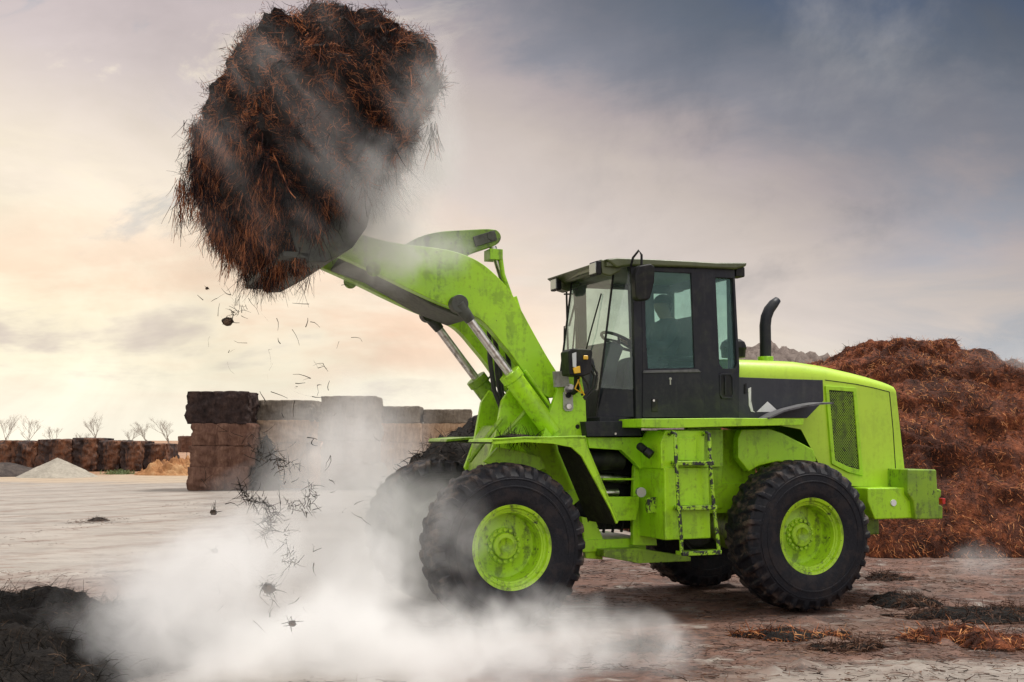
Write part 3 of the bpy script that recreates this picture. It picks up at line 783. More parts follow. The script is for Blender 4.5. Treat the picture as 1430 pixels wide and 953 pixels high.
fp2 = [(x, 2.38, z) for x, y, z in fp]; fq2 = [(x, 1.9, z + .03) for x, y, z in fp]
P_('rubber_flap', MB().sheet(fp2, fq2, .018, (0, 0, -1)), 'flap', bevel=0, smooth=60)
lowp = MB().prism(.60, .66, [(3.574, 1.887), (3.806, 2.003), (3.884, 1.508), (3.969, 1.233), (4.903, 1.188), (4.902, 1.157), (3.781, 1.13), (3.608, 1.472)])

# ---- engine hood
zc_ = [(2.771, 2.363), (3.15, 2.359), (3.528, 2.355), (3.877, 2.335), (4.262, 2.303), (4.491, 2.268), (4.703, 2.227), (4.8, 2.202)]
zt_ = [(2.931, 2.558), (3.319, 2.556), (3.623, 2.552), (4.035, 2.491), (4.456, 2.409), (4.671, 2.361), (4.887, 2.297), (4.996, 2.254)]
zb_ = [(2.762, 1.883), (3.138, 1.87), (3.514, 1.812), (3.845, 1.234), (4.227, 1.198), (4.455, 1.194), (4.667, 1.191), (4.901, 1.188)]
hood = MB(); rings = []
for i in range(8):
    x = zc_[i][0]; c_ = zc_[i][1]
    xt = zt_[i][0]; t_ = np.interp(x, [q[0] for q in zt_], [q[1] for q in zt_])
    xb = max(x, zb_[i][0]) if i == 7 else x
    b0 = zb_[i][1]
    half = [(xb, .62, b0), (x, .62, c_), (x, .625, c_ + .3 * (t_ - c_)), (x, .66, c_ + .66 * (t_ - c_)), (x, .74, c_ + .92 * (t_ - c_)), (x, .90, t_), (x, 1.25, t_ + .012)]
    rings.append(half + [(a, 2.5 - y, z) for a, y, z in half[-2::-1]])
k = len(rings[0]); vs = [v for r_ in rings for v in r_]
fs = [(i * k + j, i * k + j + 1, (i + 1) * k + j + 1, (i + 1) * k + j) for i in range(7) for j in range(k - 1)]
fs += [tuple(range(k)), tuple(7 * k + j for j in range(k - 1, -1, -1))]
hood.add(vs, fs)
ho = P_('engine_hood', hood, 'hood', bevel=.006, smooth=50)
# dark panel line grooves on the hood side
gv = MB()
def strip(mb, y, pts, wd=.008, th=.004):
    q = T_(y, pts) if False else pts
    for (x0, z0), (x1, z1) in zip(q[:-1], q[1:]):
        d_ = Vector((x1 - x0, z1 - z0)).normalized(); nx, nz_ = -d_.y * wd / 2, d_.x * wd / 2
        mb.prism(y - th, y + .002, [(x0 - nx, z0 - nz_), (x1 - nx, z1 - nz_), (x1 + nx, z1 + nz_), (x0 + nx, z0 + nz_)])
strip(gv, .62, [(3.85, 2.342), (4.064, 2.323), (4.262, 2.303), (4.491, 2.268), (4.703, 2.227)])
strip(gv, .62, [(4.703, 2.224), (4.738, 1.815), (4.764, 1.205)])
gv.build('panel_gap', 'black', ho, 0, 0)
P_('hood_panel', MB().prism(.612, .622, [(2.355, 1.925), (2.363, 2.343), (2.766, 2.351), (3.368, 2.344), (3.816, 2.341), (3.819, 2.118), (3.602, 1.933)]), 'decal', bevel=.002)
em = MB().prism(.606, .614, [(2.973, 1.992), (3.108, 2.102), (3.247, 1.995)])
P_('triangle_emblem', em, 'white', bevel=0)
em = MB().prism(.606, .614, [(2.873, 2.233), (2.908, 2.249), (2.905, 2.107), (2.929, 2.003), (2.955, 1.988), (2.903, 1.995), (2.878, 2.062)])
P_('peeling_sticker', em, 'white', bevel=0)
hs_ = MB().prism(.600, .615, [(2.824, 2.277), (2.851, 2.293), (2.848, 2.181), (2.822, 2.181)]); P_('hood_latch', hs_, 'black', bevel=.003)
# radiator grille with a real mesh of bars
go_ = [(3.84, 2.28), (4.244, 2.263), (4.303, 1.312), (4.111, 1.353), (3.9, 1.447)]; gi_ = [(3.885, 2.235), (4.204, 2.22), (4.258, 1.382), (4.113, 1.414), (3.942, 1.484)]
gf = MB().frame(.597, .623, go_, gi_); gfo = P_('grille', gf, 'green', bevel=.004)
MB().prism(.612, .621, gi_).build('grille_backing', 'black', gfo, 0, 0)
gb = MB()
xa, xb_ = min(q[0] for q in gi_), max(q[0] for q in gi_); za, zb2 = min(q[1] for q in gi_), max(q[1] for q in gi_)
def inside(x, z):
    s_ = False; j = len(gi_) - 1
    for i in range(len(gi_)):
        (x1, z1), (x2, z2) = gi_[i], gi_[j]
        if (z1 > z) != (z2 > z) and x < (x2 - x1) * (z - z1) / (z2 - z1) + x1: s_ = not s_
        j = i
    return s_
stp = .028
for i in range(-60, 80):
    for sgn in (1, -1):
        run = []
        for q in range(0, 60):
            x = xa + i * stp + q * .02 * .9; z = za + q * .02 if sgn == 1 else zb2 - q * .02
            if inside(x, z): run.append((x, z))
        if len(run) > 1:
            (x0, z0), (x1, z1) = run[0], run[-1]
            d_ = Vector((x1 - x0, z1 - z0)).normalized(); nx, nz_ = -d_.y * .003, d_.x * .003
            gb.add([(x0 - nx, .608, z0 - nz_), (x1 - nx, .608, z1 - nz_), (x1 + nx, .608, z1 + nz_), (x0 + nx, .608, z0 + nz_)], [(0, 1, 2, 3)])
gb.build('grille_mesh', 'green_dirty', gfo, 0, 0)

# ---- counterweight
cw = MB().prism(.30, 2.20, [(4.651, 1.39), (5.037, 1.382), (5.043, 1.175), (5.097, 1.166), (5.093, 1.09), (5.063, 1.075), (5.061, 1.006), (5.109, 0.99), (5.103, 0.852), (4.736, 0.854), (4.711, 1.051), (4.642, 1.128)])
P_('counterweight', cw, 'green_dirty', bevel=.02)
cs = MB().prism(.36, 2.14, [(4.168, 1.194), (4.744, 1.193), (4.784, 0.864), (4.25, 0.863), (4.163, 1.059)])
cso = P_('counterweight_block', cs, 'green', bevel=.015)
x_, z_ = [(4.491, 1.034)][0]
MB().tube([(x_, .345, z_), (x_, .362, z_)], .035, 20).build('reflector', 'white', cso, 0, 40)
x_, z_ = [(5.263, 1.03)][0]
for yy in (.42, 1.98): P_('tail_light', MB().box((x_ - .05, yy, z_ - .03), (x_ - .008, yy + .14, z_ + .035)), 'red', bevel=.005)
P_('tow_block', MB().box((4.0, .9, .65), (4.75, 1.6, 1.1)), 'green_dirty', bevel=.02)

# ---- exhaust and air cleaner
ex = MB(); q = [(3.359, 1.0, 2.547), (3.363, 1.0, 2.751), (3.363, 1.0, 2.947), (3.379, 1.0, 3.042), (3.418, 1.0, 3.123), (3.476, 1.0, 3.189), (3.533, 1.0, 3.239)]
ex.tube(q, [.062, .062, .062, .061, .059, .055, .04], 24)
exo = P_('exhaust_pipe', ex, 'cab', bevel=0, smooth=80)
MB().tube([q[0], (q[0][0], q[0][1], q[0][2] + .06)], .085, 20).build('collar', 'green', exo, .005)
x_, z_ = [(3.112, 2.707)][0]
pc = MB().tube([(x_, 1.25, z_ - .30), (x_, 1.25, z_ - .08)], .06, 16)
pc2 = [(.13, -.10), (.135, -.02), (.145, 0), (.14, .03), (.125, .07), (.08, .10), (0, .11)]
kk = len(pc2)
pc.add([(x_ + r_ * math.cos(t), 1.25 + r_ * math.sin(t), z_ + zz) for t in np.linspace(0, 2 * math.pi, 25)[:-1] for r_, zz in [(0, -.10)] + pc2],
       [(j * (kk + 1) + i, j * (kk + 1) + i + 1, ((j + 1) % 24) * (kk + 1) + i + 1, ((j + 1) % 24) * (kk + 1) + i) for j in range(24) for i in range(kk)])
P_('air_cleaner', pc, 'black', bevel=0, smooth=35)

# ================================================================== CAB
YN, YF = .55, 1.95
cab = empty('cab', (0, 0, 0), 0, loader)
def mirror(pts): return pts
fr = MB()
# door posts on both sides (near side traced, far side mirrored)
postA = [(1.477, 3.491), (1.581, 3.497), (1.617, 3.079), (1.61, 2.389), (1.596, 1.905), (1.528, 1.904), (1.512, 3.031)]
postB = [(2.226, 3.476), (2.455, 3.489), (2.48, 2.504), (2.504, 1.925), (2.301, 1.924), (2.267, 2.418)]
rearp = [(2.455, 3.489), (2.697, 3.487), (2.734, 2.347), (2.726, 1.919), (2.504, 1.925)]
rwin = [(2.466, 3.37), (2.677, 3.373), (2.707, 2.487), (2.684, 2.435), (2.538, 2.432), (2.497, 2.482)]
hdr = [(1.477, 3.491), (2.697, 3.502), (2.697, 3.374), (2.224, 3.402), (1.629, 3.398), (1.492, 3.391)]
for a, b__ in ((.55, .63), (1.87, 1.95)):
    fr.prism(a, b__, postA); fr.prism(a - .004, b__ + .004, postB)
    # rear quarter: ring round the rear side window
    out_ = [(2.438, 3.473), (2.696, 3.48), (2.737, 2.458), (2.735, 2.399), (2.487, 2.394), (2.471, 2.467)]
    fr.frame(a + .003, b__ - .003, out_, rwin)
    fr.prism(a + .005, b__ - .005, [(2.478, 2.401), (2.736, 2.406), (2.726, 1.919), (2.495, 1.918)])
    fr.prism(a + .006, b__ - .006, hdr)
fr.box((1.16, .62, 1.86), (2.72, 1.88, 1.93))                  # floor
fr.box((2.68, .63, 1.93), (2.73, 1.87, 2.42))                  # rear wall below its window
for yy in (.60, 1.84): fr.box((2.66, yy, 2.42), (2.72, yy + .06, 3.5))
fr.box((2.66, .63, 3.38), (2.72, 1.87, 3.5))
P_('cab_frame', fr, 'cab', cab, .006)
sk = MB().prism(.54, 1.96, [(0.964, 1.88), (1.583, 1.894), (1.581, 1.742), (0.986, 1.734)]); sko = P_('cab_skirt', sk, 'cab', cab, .006)
x_, z_ = [(1.291, 1.763)][0]
MB().tube([(x_, .534, z_), (x_, .542, z_)], .012, 10).build('bolt', 'chrome', sko, 0)
# front corner posts (thin), dash-level panel, windscreen
XT, XB, ZT, ZB = 1.39, 1.18, 3.42, 1.93
for yy in (.74, 1.76):
    fp_ = MB().tube([(XB, yy, ZB), (XT, yy, ZT)], .012, 8); P_('windscreen_seal', fp_, 'black', cab, 0, 60)
hd = MB().sheet([(XT, .74, ZT), (XT, 1.76, ZT)], [(1.50, .56, ZT + .03), (1.50, 1.94, ZT + .03)], .07, (0, 0, 1)); P_('front_header', hd, 'cab', cab, .004)
for yy, yd in ((.74, .585), (1.76, 1.915)):
    ls = MB().sheet([(XB, yy, ZB), (1.52, yd, ZB)], [(XB + .10, yy, 2.26), (1.515, yd, 2.20)], .015, (0, .0, 0.001) if False else (0, 1 if yy < 1 else -1, 0)); P_('lower_front_panel', ls, 'cab', cab, .003)
ls = MB().sheet([(XB, .75, ZB), (XB, 1.75, ZB)], [(XB + .04, .75, 2.2), (XB + .04, 1.75, 2.2)], .015, (1, 0, 0)); P_('lower_front_panel', ls, 'cab', cab, .003)
ws = MB().sheet([(XB + .04, .75, 2.2), (XB + .04, 1.75, 2.2)], [(XT, .75, ZT), (XT, 1.75, ZT)], .006, (1, 0, 0)); P_('windscreen', ws, 'glass', cab, 0)
for yy, yd in ((.74, .585), (1.76, 1.915)):
    sg = MB().sheet([(XB + .04, yy, 2.22), (1.515, yd, 2.20)], [(XT, yy, ZT), (1.495, yd, ZT + .02)], .006, (0, 1 if yy < 1 else -1, 0)); P_('corner_window', sg, 'glass', cab, 0)
for yy in (.585, 1.91):
    P_('quarter_window', MB().prism(yy, yy + .006, rwin), 'glass_teal' if yy < 1 else 'glass', cab, 0)
P_('rear_window', MB().box((2.685, .66, 2.42), (2.691, 1.84, 3.38)), 'glass', cab, 0)
# door (near) with window, lower panel, handle
dwin = [(1.637, 3.392), (2.174, 3.399), (2.201, 2.431), (1.666, 2.412), (1.646, 2.734)]
for yy, nm in ((.545, 'near'), (1.915, 'far')):
    dr = MB().frame(yy, yy + .04, [(1.589, 3.432), (2.259, 3.448), (2.284, 2.389), (1.601, 2.367), (1.605, 2.733)], dwin)
    dr.prism(yy - .006, yy + .05, [(1.603, 2.378), (2.277, 2.4), (2.311, 1.927), (1.594, 1.922)])
    dro = P_('door', dr, 'cab', cab, .006)
    MB().prism(yy + .018, yy + .024, dwin).build('pane', 'glass_teal' if yy < 1 else 'glass', dro, 0)
    if yy < 1:
        x_, z_ = [(1.728, 2.048)][0]
        MB().box((x_ - .035, .530, z_ - .065), (x_ + .035, .542, z_ + .065)).build('handle', 'black', dro, .006)
        MB().tube([(x_ - .012, .526, z_ + .045), (x_ - .012, .532, z_ + .045)], .012, 10).build('lock', 'chrome', dro, 0)
        x_, z_ = [(1.91, 2.294)][0]
        MB().tube([(x_, .530, z_ + .02), (x_, .541, z_ + .02)], .014, 12).box((x_ - .006, .533, z_ - .04), (x_ + .006, .541, z_ + .02)).build('latch_plate', 'grey', dro, 0)
        tr_ = [(1.607, 2.391), (2.23, 2.416), (2.263, 2.388), (1.599, 2.366)]
        MB().prism(.528, .54, tr_).build('sill_trim', 'flap', dro, .002)
# handle recess behind the door
rc = [(2.486, 2.364), (2.512, 2.383), (2.623, 2.386), (2.657, 2.353), (2.657, 2.154), (2.627, 2.124), (2.516, 2.123), (2.487, 2.159)]
rci = [(x + (1.0 if False else 0), z) for x, z in [(2.503, 2.35), (2.52, 2.365), (2.614, 2.367), (2.639, 2.338), (2.64, 2.168), (2.619, 2.142), (2.533, 2.141), (2.504, 2.174)]]
rco = P_('handle_recess', MB().frame(.538, .556, rc, rci), 'cab', cab, .003)
MB().prism(.549, .552, rci).build('recess_face', 'black', rco, 0, 0)
x_, z_ = [(2.554, 2.255)][0]
MB().tube([(x_, .538, z_ - .09), (x_, .538, z_ + .1)], .008, 8).build('grab_bar', 'cab', rco, 0, 60)
# roof
rp = [(1.181, 3.481), (1.307, 3.503), (1.612, 3.513), (2.104, 3.52), (2.442, 3.522), (2.822, 3.544), (2.812, 3.502), (2.681, 3.464), (2.103, 3.454), (1.45, 3.432), (1.306, 3.402)]
ro = P_('roof', MB().prism(.50, 2.0, rp), 'roof', cab, .02)
ra, rz_ = rp[0]
vis = MB().sheet([(ra + .02, .52, rz_ - .02), (ra + .05, 1.25, rz_ - .01), (ra + .12, 1.98, rz_ - .03)], [(ra + .25, .52, rz_ + .0), (ra + .25, 1.25, rz_ + .01), (ra + .25, 1.98, rz_ + .0)], .05, (0, 0, -1)); vis.build('visor', 'roof', ro, .008)
for yy in (.56, 1.76):
    if yy > 1: ra += .10
    pod = MB().prism(yy, yy + .18, [(ra - .03, rz_ + .005), (ra + .22, rz_ + .01), (ra + .20, rz_ - .1), (ra + .08, rz_ - .16), (ra - .01, rz_ - .14)]); po = pod.build('light_pod', 'roof', ro, .015)
    lm = MB().box((ra - .075, yy - .01, rz_ - .15), (ra - .02, yy + .17, rz_ - .01)); lmo = lm.build('work_lamp', 'black', ro, .012)
    MB().box((ra - .082, yy + .005, rz_ - .135), (ra - .07, yy + .155, rz_ - .025)).build('lamp_lens', 'lens', ro, .006)
bx_, bz_ = [(2.774, 3.454)][0]
for yy in (.55, 1.8): MB().box((bx_ - .06, yy, bz_ - .06), (bx_ + .05, yy + .15, bz_ + .05)).build('work_lamp', 'black', ro, .015)
# mirrors and their arms
mi = MB().prism(.30, .40, [(1.442, 3.403), (1.578, 3.432), (1.625, 3.406), (1.616, 3.249), (1.574, 3.104), (1.55, 3.068), (1.439, 3.056), (1.408, 3.09), (1.402, 3.309)])
mo = P_('mirror', mi, 'black', cab, .02)
MB().tube([(1.423, 0.45, 3.395), (1.42, 0.38, 3.491), (1.468, 0.35, 3.561), (1.488, 0.33, 3.516), (1.485, 0.33, 3.239)], .012, 10).build('arm', 'black', mo, 0, 60)
ma = MB()
ma.tube([(1.456, 2.05, 3.403), (1.486, 2.1, 3.021), (1.501, 2.1, 2.457)], .012, 8).tube([(1.452, 2.1, 3.335), (1.492, 1.9, 3.314), (1.493, 1.9, 3.442)], .010, 8)
ma.tube([(1.527, 2.1, 2.457), (1.462, 1.8, 3.149)], .010, 8).tube([(1.395, 1.7, 2.433), (1.378, 1.6, 3.046)], .008, 8).tube([(1.439, 2.1, 2.455), (1.45, 2.1, 2.971), (1.521, 2.1, 2.982)], .008, 8)
ma.tube([(1.466, 2.0, 2.97), (1.518, 1.9, 3.307)], .012, 8)
P_('mirror_bracket', ma, 'black', cab, 0, 60)
wp = MB().tube([(XB + .03, 1.25, 2.25), (XB + .09, 1.05, 2.8), (XT - .04, .95, 3.2)], .008, 8); P_('wiper', wp, 'black', cab, 0)
# inside: seat, console, wheel
seat = MB()
seat.box((1.92, .98, 2.28), (2.44, 1.52, 2.42)); so = P_('seat', seat, 'cloth', cab, .05)
MB().prism(.97, 1.53, [(2.36, 2.36), (2.50, 2.34), (2.60, 2.98), (2.56, 3.04), (2.48, 3.02), (2.40, 2.6)]).build('backrest', 'cloth', so, .05)
MB().box((1.98, 1.05, 1.93), (2.4, 1.45, 2.29)).build('pedestal', 'black', so, .03)
for yy in (.90, 1.54): MB().box((2.0, yy, 2.52), (2.42, yy + .07, 2.58)).build('armrest', 'black', so, .02)
ds = MB().prism(.95, 1.55, [(1.22, 1.93), (1.22, 2.45), (1.34, 2.66), (1.50, 2.72), (1.62, 2.66), (1.55, 2.5), (1.45, 1.93)])
P_('dashboard', ds, 'decal', cab, .03)
st = MB(); cst = Vector((1.70, 1.25, 2.74)); ax_ = Vector((.45, 0, .9)).normalized(); u_ = Vector((0, 1, 0)); v_ = ax_.cross(u_)
ring = [cst + (u_ * math.cos(t) + v_ * math.sin(t)) * .20 for t in np.linspace(0, 2 * math.pi, 33)]
st.tube(ring, .017, 8, False)
for t in (0.5, 2.6, 4.7): st.tube([cst, cst + (u_ * math.cos(t) + v_ * math.sin(t)) * .2], .012, 6)
st.tube([cst, cst - ax_ * .4], .03, 10)
P_('steering_wheel', st, 'black', cab, 0, 60)
P_('side_console', MB().box((2.0, .66, 1.93), (2.62, .88, 2.46)), 'black', cab, .03)

# ---- headlight group on the near tower, plates
hl = empty('headlight', (0, 0, 0), 0, loader)
hb = MB().prism(.30, .50, [(0.682, 2.538), (0.727, 2.57), (0.923, 2.566), (0.937, 2.539), (0.921, 2.333), (0.83, 2.303), (0.696, 2.314)]); hb.build('housing', 'black', hl, .015)
MB().prism(.288, .302, [(0.715, 2.518), (0.76, 2.533), (0.759, 2.383), (0.722, 2.389)]).build('lens', 'lens', hl, .004)
MB().prism(.285, .302, [(0.722, 2.382), (0.796, 2.404), (0.803, 2.336), (0.736, 2.328)]).build('indicator', 'yellow', hl, .006)
x_, z_ = [(0.857, 2.484)][0]
MB().box((x_ - .025, .283, z_ - .02), (x_ + .025, .302, z_ + .02)).build('indicator', 'yellow', hl, .008)
MB().tube([(0.826, 0.42, 2.33), (0.855, 0.5, 2.183), (0.863, 0.6, 2.166)], .03, 10).build('bracket', 'black', hl, 0, 60)
for pts in ([(0.963, 0.45, 2.411), (1.023, 0.45, 2.322), (1.007, 0.45, 2.218), (0.907, 0.45, 2.105)], [(0.886, 0.45, 2.319), (0.946, 0.45, 2.251), (0.969, 0.45, 2.182), (0.885, 0.45, 2.133)], [(0.978, 0.45, 2.46), (1.054, 0.45, 2.343), (1.038, 0.45, 2.204), (0.915, 0.45, 2.092)]):
    MB().tube(pts, .012, 8).build('wire', 'hose', hl, 0, 60)
for pts in ([(0.826, 0.42, 2.303), (0.871, 0.42, 2.18), (0.901, 0.42, 2.132)], [(0.857, 0.42, 2.31), (0.803, 0.42, 2.192), (0.871, 0.42, 2.152)]):
    MB().tube(pts, .008, 6).build('wire', 'yellow', hl, 0, 60)
hl2 = empty('headlight', (0, 0, 0), 0, loader)
hq = [(0.682, 2.538), (0.727, 2.57), (0.923, 2.566), (0.937, 2.539), (0.921, 2.333), (0.83, 2.303), (0.696, 2.314)]
MB().prism(2.0, 2.2, hq).build('housing', 'black', hl2, .015)
MB().tube([(hq[0][0] + .1, 2.05, hq[0][1] - .2), (hq[0][0] + .1, 1.8, hq[0][1] - .4)], .03, 10).build('bracket', 'black', hl2, 0, 60)
P_('bolted_plate', MB().prism(.62, .655, [(0.667, 2.365), (0.819, 2.376), (0.842, 2.222), (0.681, 2.212)]), 'grey', bevel=.004)
lp = MB().prism(.635, .655, [(0.779, 2.166), (0.802, 2.184), (0.856, 2.184), (0.879, 2.167), (0.886, 2.006), (0.863, 1.982), (0.801, 1.981), (0.779, 2.005)])
lpo = P_('pin_keeper', lp, 'grey', bevel=.004)
for px_ in [(0.827, 2.138), (0.83, 2.027)]:
    MB().tube([(px_[0], .615, px_[1]), (px_[0], .637, px_[1])], .028, 14).build('bolt', 'chrome' if px_[1] < 2.1 else 'black', lpo, .003)
x_, z_ = [(0.938, 1.832)][0]
P_('frame_hole', MB().tube([(x_, .655, z_), (x_, .664, z_)], .022, 14), 'black', bevel=0)

# ================================================================== DRIVER
def person():
    me = bpy.data.meshes.new('person')
    L = lambda x, y, z: (x, y, z)
    J = [(2.20, 1.25, 2.50, .15), (2.26, 1.25, 2.70, .15), (2.29, 1.25, 2.88, .155), (2.27, 1.25, 3.00, .06), (2.245, 1.25, 3.06, .075), (2.225, 1.25, 3.14, .098), (2.225, 1.25, 3.21, .075),
         (2.27, 1.06, 2.92, .075), (2.12, 1.00, 2.68, .052), (1.90, 1.08, 2.74, .038), (1.84, 1.10, 2.77, .034),
         (2.27, 1.44, 2.92, .075), (2.12, 1.50, 2.68, .052), (1.90, 1.42, 2.74, .038), (1.84, 1.40, 2.77, .034),
         (2.12, 1.15, 2.50, .10), (1.78, 1.12, 2.52, .075), (1.72, 1.12, 2.06, .05), (1.60, 1.12, 2.0, .045),
         (2.12, 1.35, 2.50, .10), (1.78, 1.38, 2.52, .075), (1.72, 1.38, 2.06, .05), (1.60, 1.38, 2.0, .045),
         (2.13, 1.25, 3.135, .018)]
    E = [(0, 1), (1, 2), (2, 3), (3, 4), (4, 5), (5, 6), (2, 7), (7, 8), (8, 9), (9, 10), (2, 11), (11, 12), (12, 13), (13, 14), (0, 15), (15, 16), (16, 17), (17, 18), (0, 19), (19, 20), (20, 21), (21, 22), (5, 23)]
    for h, sg in ((10, 1), (14, -1)):                       # fingers closed round the rim of the wheel
        for f in range(4):
            b0 = len(J); bx, by, bz = J[h][:3]
            oy = (f - 1.5) * .019
            J += [(bx - .045, by + oy, bz + .012, .009), (bx - .075, by + oy, bz - .008 - .002 * f, .0085), (bx - .062, by + oy, bz - .034, .008)]
            E += [(h, b0), (b0, b0 + 1), (b0 + 1, b0 + 2)]
        b0 = len(J); J += [(bx - .02, by + sg * .035, bz - .012, .011), (bx - .05, by + sg * .03, bz - .03, .0095)]; E += [(h, b0), (b0, b0 + 1)]
    me.from_pydata([j[:3] for j in J], E, [])
    o = bpy.data.objects.new('person_skin', me); C.objects.link(o)
    md = o.modifiers.new('skin', 'SKIN'); sd = me.skin_vertices[0].data
    for i, j in enumerate(J): sd[i].radius = (j[3], j[3]); sd[i].use_root = (i == 0)
    o.modifiers.new('sub', 'SUBSURF').levels = 2
    bpy.context.view_layer.update()
    dg = bpy.context.evaluated_depsgraph_get(); m2 = bpy.data.meshes.new_from_object(o.evaluated_get(dg)); m2.name = 'person'
    bpy.data.objects.remove(o)
    m2.materials.clear()
    for q in ('cloth', 'skin'): m2.materials.append(M[q])
    for p in m2.polygons:
        c_ = p.center
        p.material_index = 1 if (c_.z > 3.0 or (c_.x < 1.87 and c_.z > 2.65)) else 0
    m2.shade_smooth()
    r = bpy.data.objects.new('person', m2); C.objects.link(r)
    # hair: a cap of hair over the back of the skull
    V, F = ico(3); V = V * np.array([.112, .104, .105]); keep = [f for f in F if (V[f].mean(0)[2] > .0 or V[f].mean(0)[0] > .035)]
    hair = MB().add(V + np.array([2.237, 1.25, 3.165]), [tuple(f) for f in keep]).build('hair', 'hose', r, 0, 80)
    r.location = loader.location; r.rotation_euler = loader.rotation_euler
    return tag(r, 'person in dark jacket sitting at the steering wheel inside the cab', 'person')


M['skin'] = paint('skin', (.42, .25, .18), (.38, .22, .16), .05, rough=.6, coat=0)
person()


def to_world(p):
    c_, s_ = math.cos(YAW), math.sin(YAW)
    return np.array([0.012 + p[0] * c_ - p[1] * s_, 10.151 + p[0] * s_ + p[1] * c_, p[2]])


# ================================================================== THE LOAD
def compost_load():
    outline = [(-2.096, 5.725), (-1.707, 5.844), (-1.43, 5.82), (-1.183, 5.763), (-0.896, 5.659), (-0.699, 5.577), (-0.602, 5.315), (-0.55, 5.191), (-0.614, 4.953), (-0.685, 4.66), (-0.862, 4.373), (-0.953, 4.141), (-1.141, 3.972), (-1.403, 3.787), (-1.605, 3.609), (-1.71, 3.466), (-1.814, 3.292), (-1.899, 3.24), (-2.0, 3.341), (-2.164, 3.385), (-2.296, 3.523), (-2.446, 3.632), (-2.576, 3.794), (-2.703, 3.83), (-2.784, 4.054), (-2.895, 4.294), (-2.877, 4.559), (-2.765, 4.851), (-2.745, 5.067), (-2.61, 5.292), (-2.421, 5.487), (-2.267, 5.659)]
    cx_, cz_ = [(-1.789, 4.618)][0]
    ang = np.array([math.atan2(z - cz_, x - cx_) for x, z in outline]); rr = np.array([math.hypot(x - cx_, z - cz_) for x, z in outline])
    od = np.argsort(ang); ang, rr = ang[od], rr[od]
    def rad(t): return np.interp(t, np.concatenate([ang - 2 * np.pi, ang, ang + 2 * np.pi]), np.tile(rr, 3))
    V, F = ico(6); out = np.zeros_like(V)
    yc, hy = 1.15, 1.34
    fringe = [(-3.104, 4.925), (-2.888, 4.592), (-2.664, 4.287), (-2.397, 4.011), (-2.155, 3.668), (-1.823, 3.602), (-1.454, 3.722), (-1.075, 4.037), (-0.682, 4.33)]
    fx, fz = [q[0] for q in fringe], [q[1] for q in fringe]
    for i, v in enumerate(V):
        t = math.atan2(v[2], v[0]); e = math.hypot(v[0], v[2])
        e2 = min(1.0, e ** .5)
        b_ = 1 - .16 * max(0, v[0] * .75 - v[2] * .65 - .35) - .05 * max(0, -v[0]) + .18 * nz(v, 1.5, 3, 4.0) + .16 * (1 - 2 * abs(nz(v, 3.0, 3, 9.0))) - .06 + .04 * nz(v, 9, 3, 2.0)
        r0 = rad(t) * e2 * b_ * .85
        x, z = cx_ + .05 + r0 * math.cos(t), cz_ - .13 + r0 * math.sin(t)
        yv = np.sign(v[1]) * (abs(v[1]) ** .8) * hy * (1 + .26 * nz(v, 2.2, 3, 2.0) + .20 * (1 - 2 * abs(nz(v, 3.6, 3, 6.0))))
        if v[1] < .25:
            under = np.interp(x, fx, fz) + .10 * nz(v, 4, 3, 14) - z
            rc_ = min(1, max(0, under / .12))
            yv += .20 * rc_ * (3 - 2 * rc_) * rc_
            if e > .55: x += (cx_ - x) * .03 * rc_
        out[i] = (x, yc + yv, z)
    core = MB().add(out, F.tolist())
    def wf(c_, n_): return np.where(n_[:, 1] > .55, .12, 1.0) * np.where(c_[:, 2] < np.interp(c_[:, 0], fx, fz) - .1, .45, 1.0)
    def hang(Pp): return np.clip(1 - (Pp[:, 2] - np.interp(Pp[:, 0], fx, fz) - .02) / .30, .12, 1.0)
    def straws(Pp, Nn, up, Ln, Wd, droop, jit=.3):
        k = len(Pp)
        lean = np.array([[nz(p, 3.0, 2, 20), nz(p, 3.0, 2, 31) * .5, nz(p, 3.0, 2, 47)] for p in Pp]) * 1.7
        down = np.array([0, 0, -1.0]) + Nn * Nn[:, 2:3]
        hg = hang(Pp)[:, None]; D = down * .8 * hg + Nn * up[:, None] + lean * .9 + rng.normal(size=(k, 3)) * np.array([.45, .3, .4]) * (1.7 - hg)
        # keep each straw close to the surface it lies on
        dn = (D * Nn).sum(1); D = D - Nn * np.clip(dn - up, 0, None)[:, None] * .9
        D /= np.linalg.norm(D, axis=1)[:, None]
        return ribbons(Pp + Nn * .004, D, Ln * (.55 + .45 * hg[:, 0]), Wd, droop * hg[:, 0], 3, jit)
    k = 52000
    Pp, Nn = sample_surface(out, F, k, wfun=wf)
    rv, rf_ = straws(Pp, Nn, rng.uniform(.0, .14, k), rng.uniform(.05, .13, k) * np.where(rng.random(k) < .06, 1.8, 1.0), rng.uniform(.003, .0068, k), .7, .45)
    # locks: bundles of straw that hang together and overhang what is under them
    nt, ns = 1500, 46
    Pt, Nt = sample_surface(out, F, nt, wfun=wf)
    ht = hang(Pt)[:, None]; Dt = np.array([0, 0, -1.0]) * rng.uniform(.8, 1.3, (nt, 1)) * ht + Nt * rng.uniform(.0, .28, (nt, 1)) + rng.normal(size=(nt, 3)) * (.32 + .5 * (1 - ht))
    Dt /= np.linalg.norm(Dt, axis=1)[:, None]; Lt = rng.uniform(.10, .30, nt) * (.45 + .55 * ht[:, 0])
    ii = np.repeat(np.arange(nt), ns); kt = nt * ns
    P4 = Pt[ii] + rng.normal(size=(kt, 3)) * rng.uniform(.02, .055, nt)[ii][:, None] + Nt[ii] * rng.uniform(-.01, .05, (kt, 1))
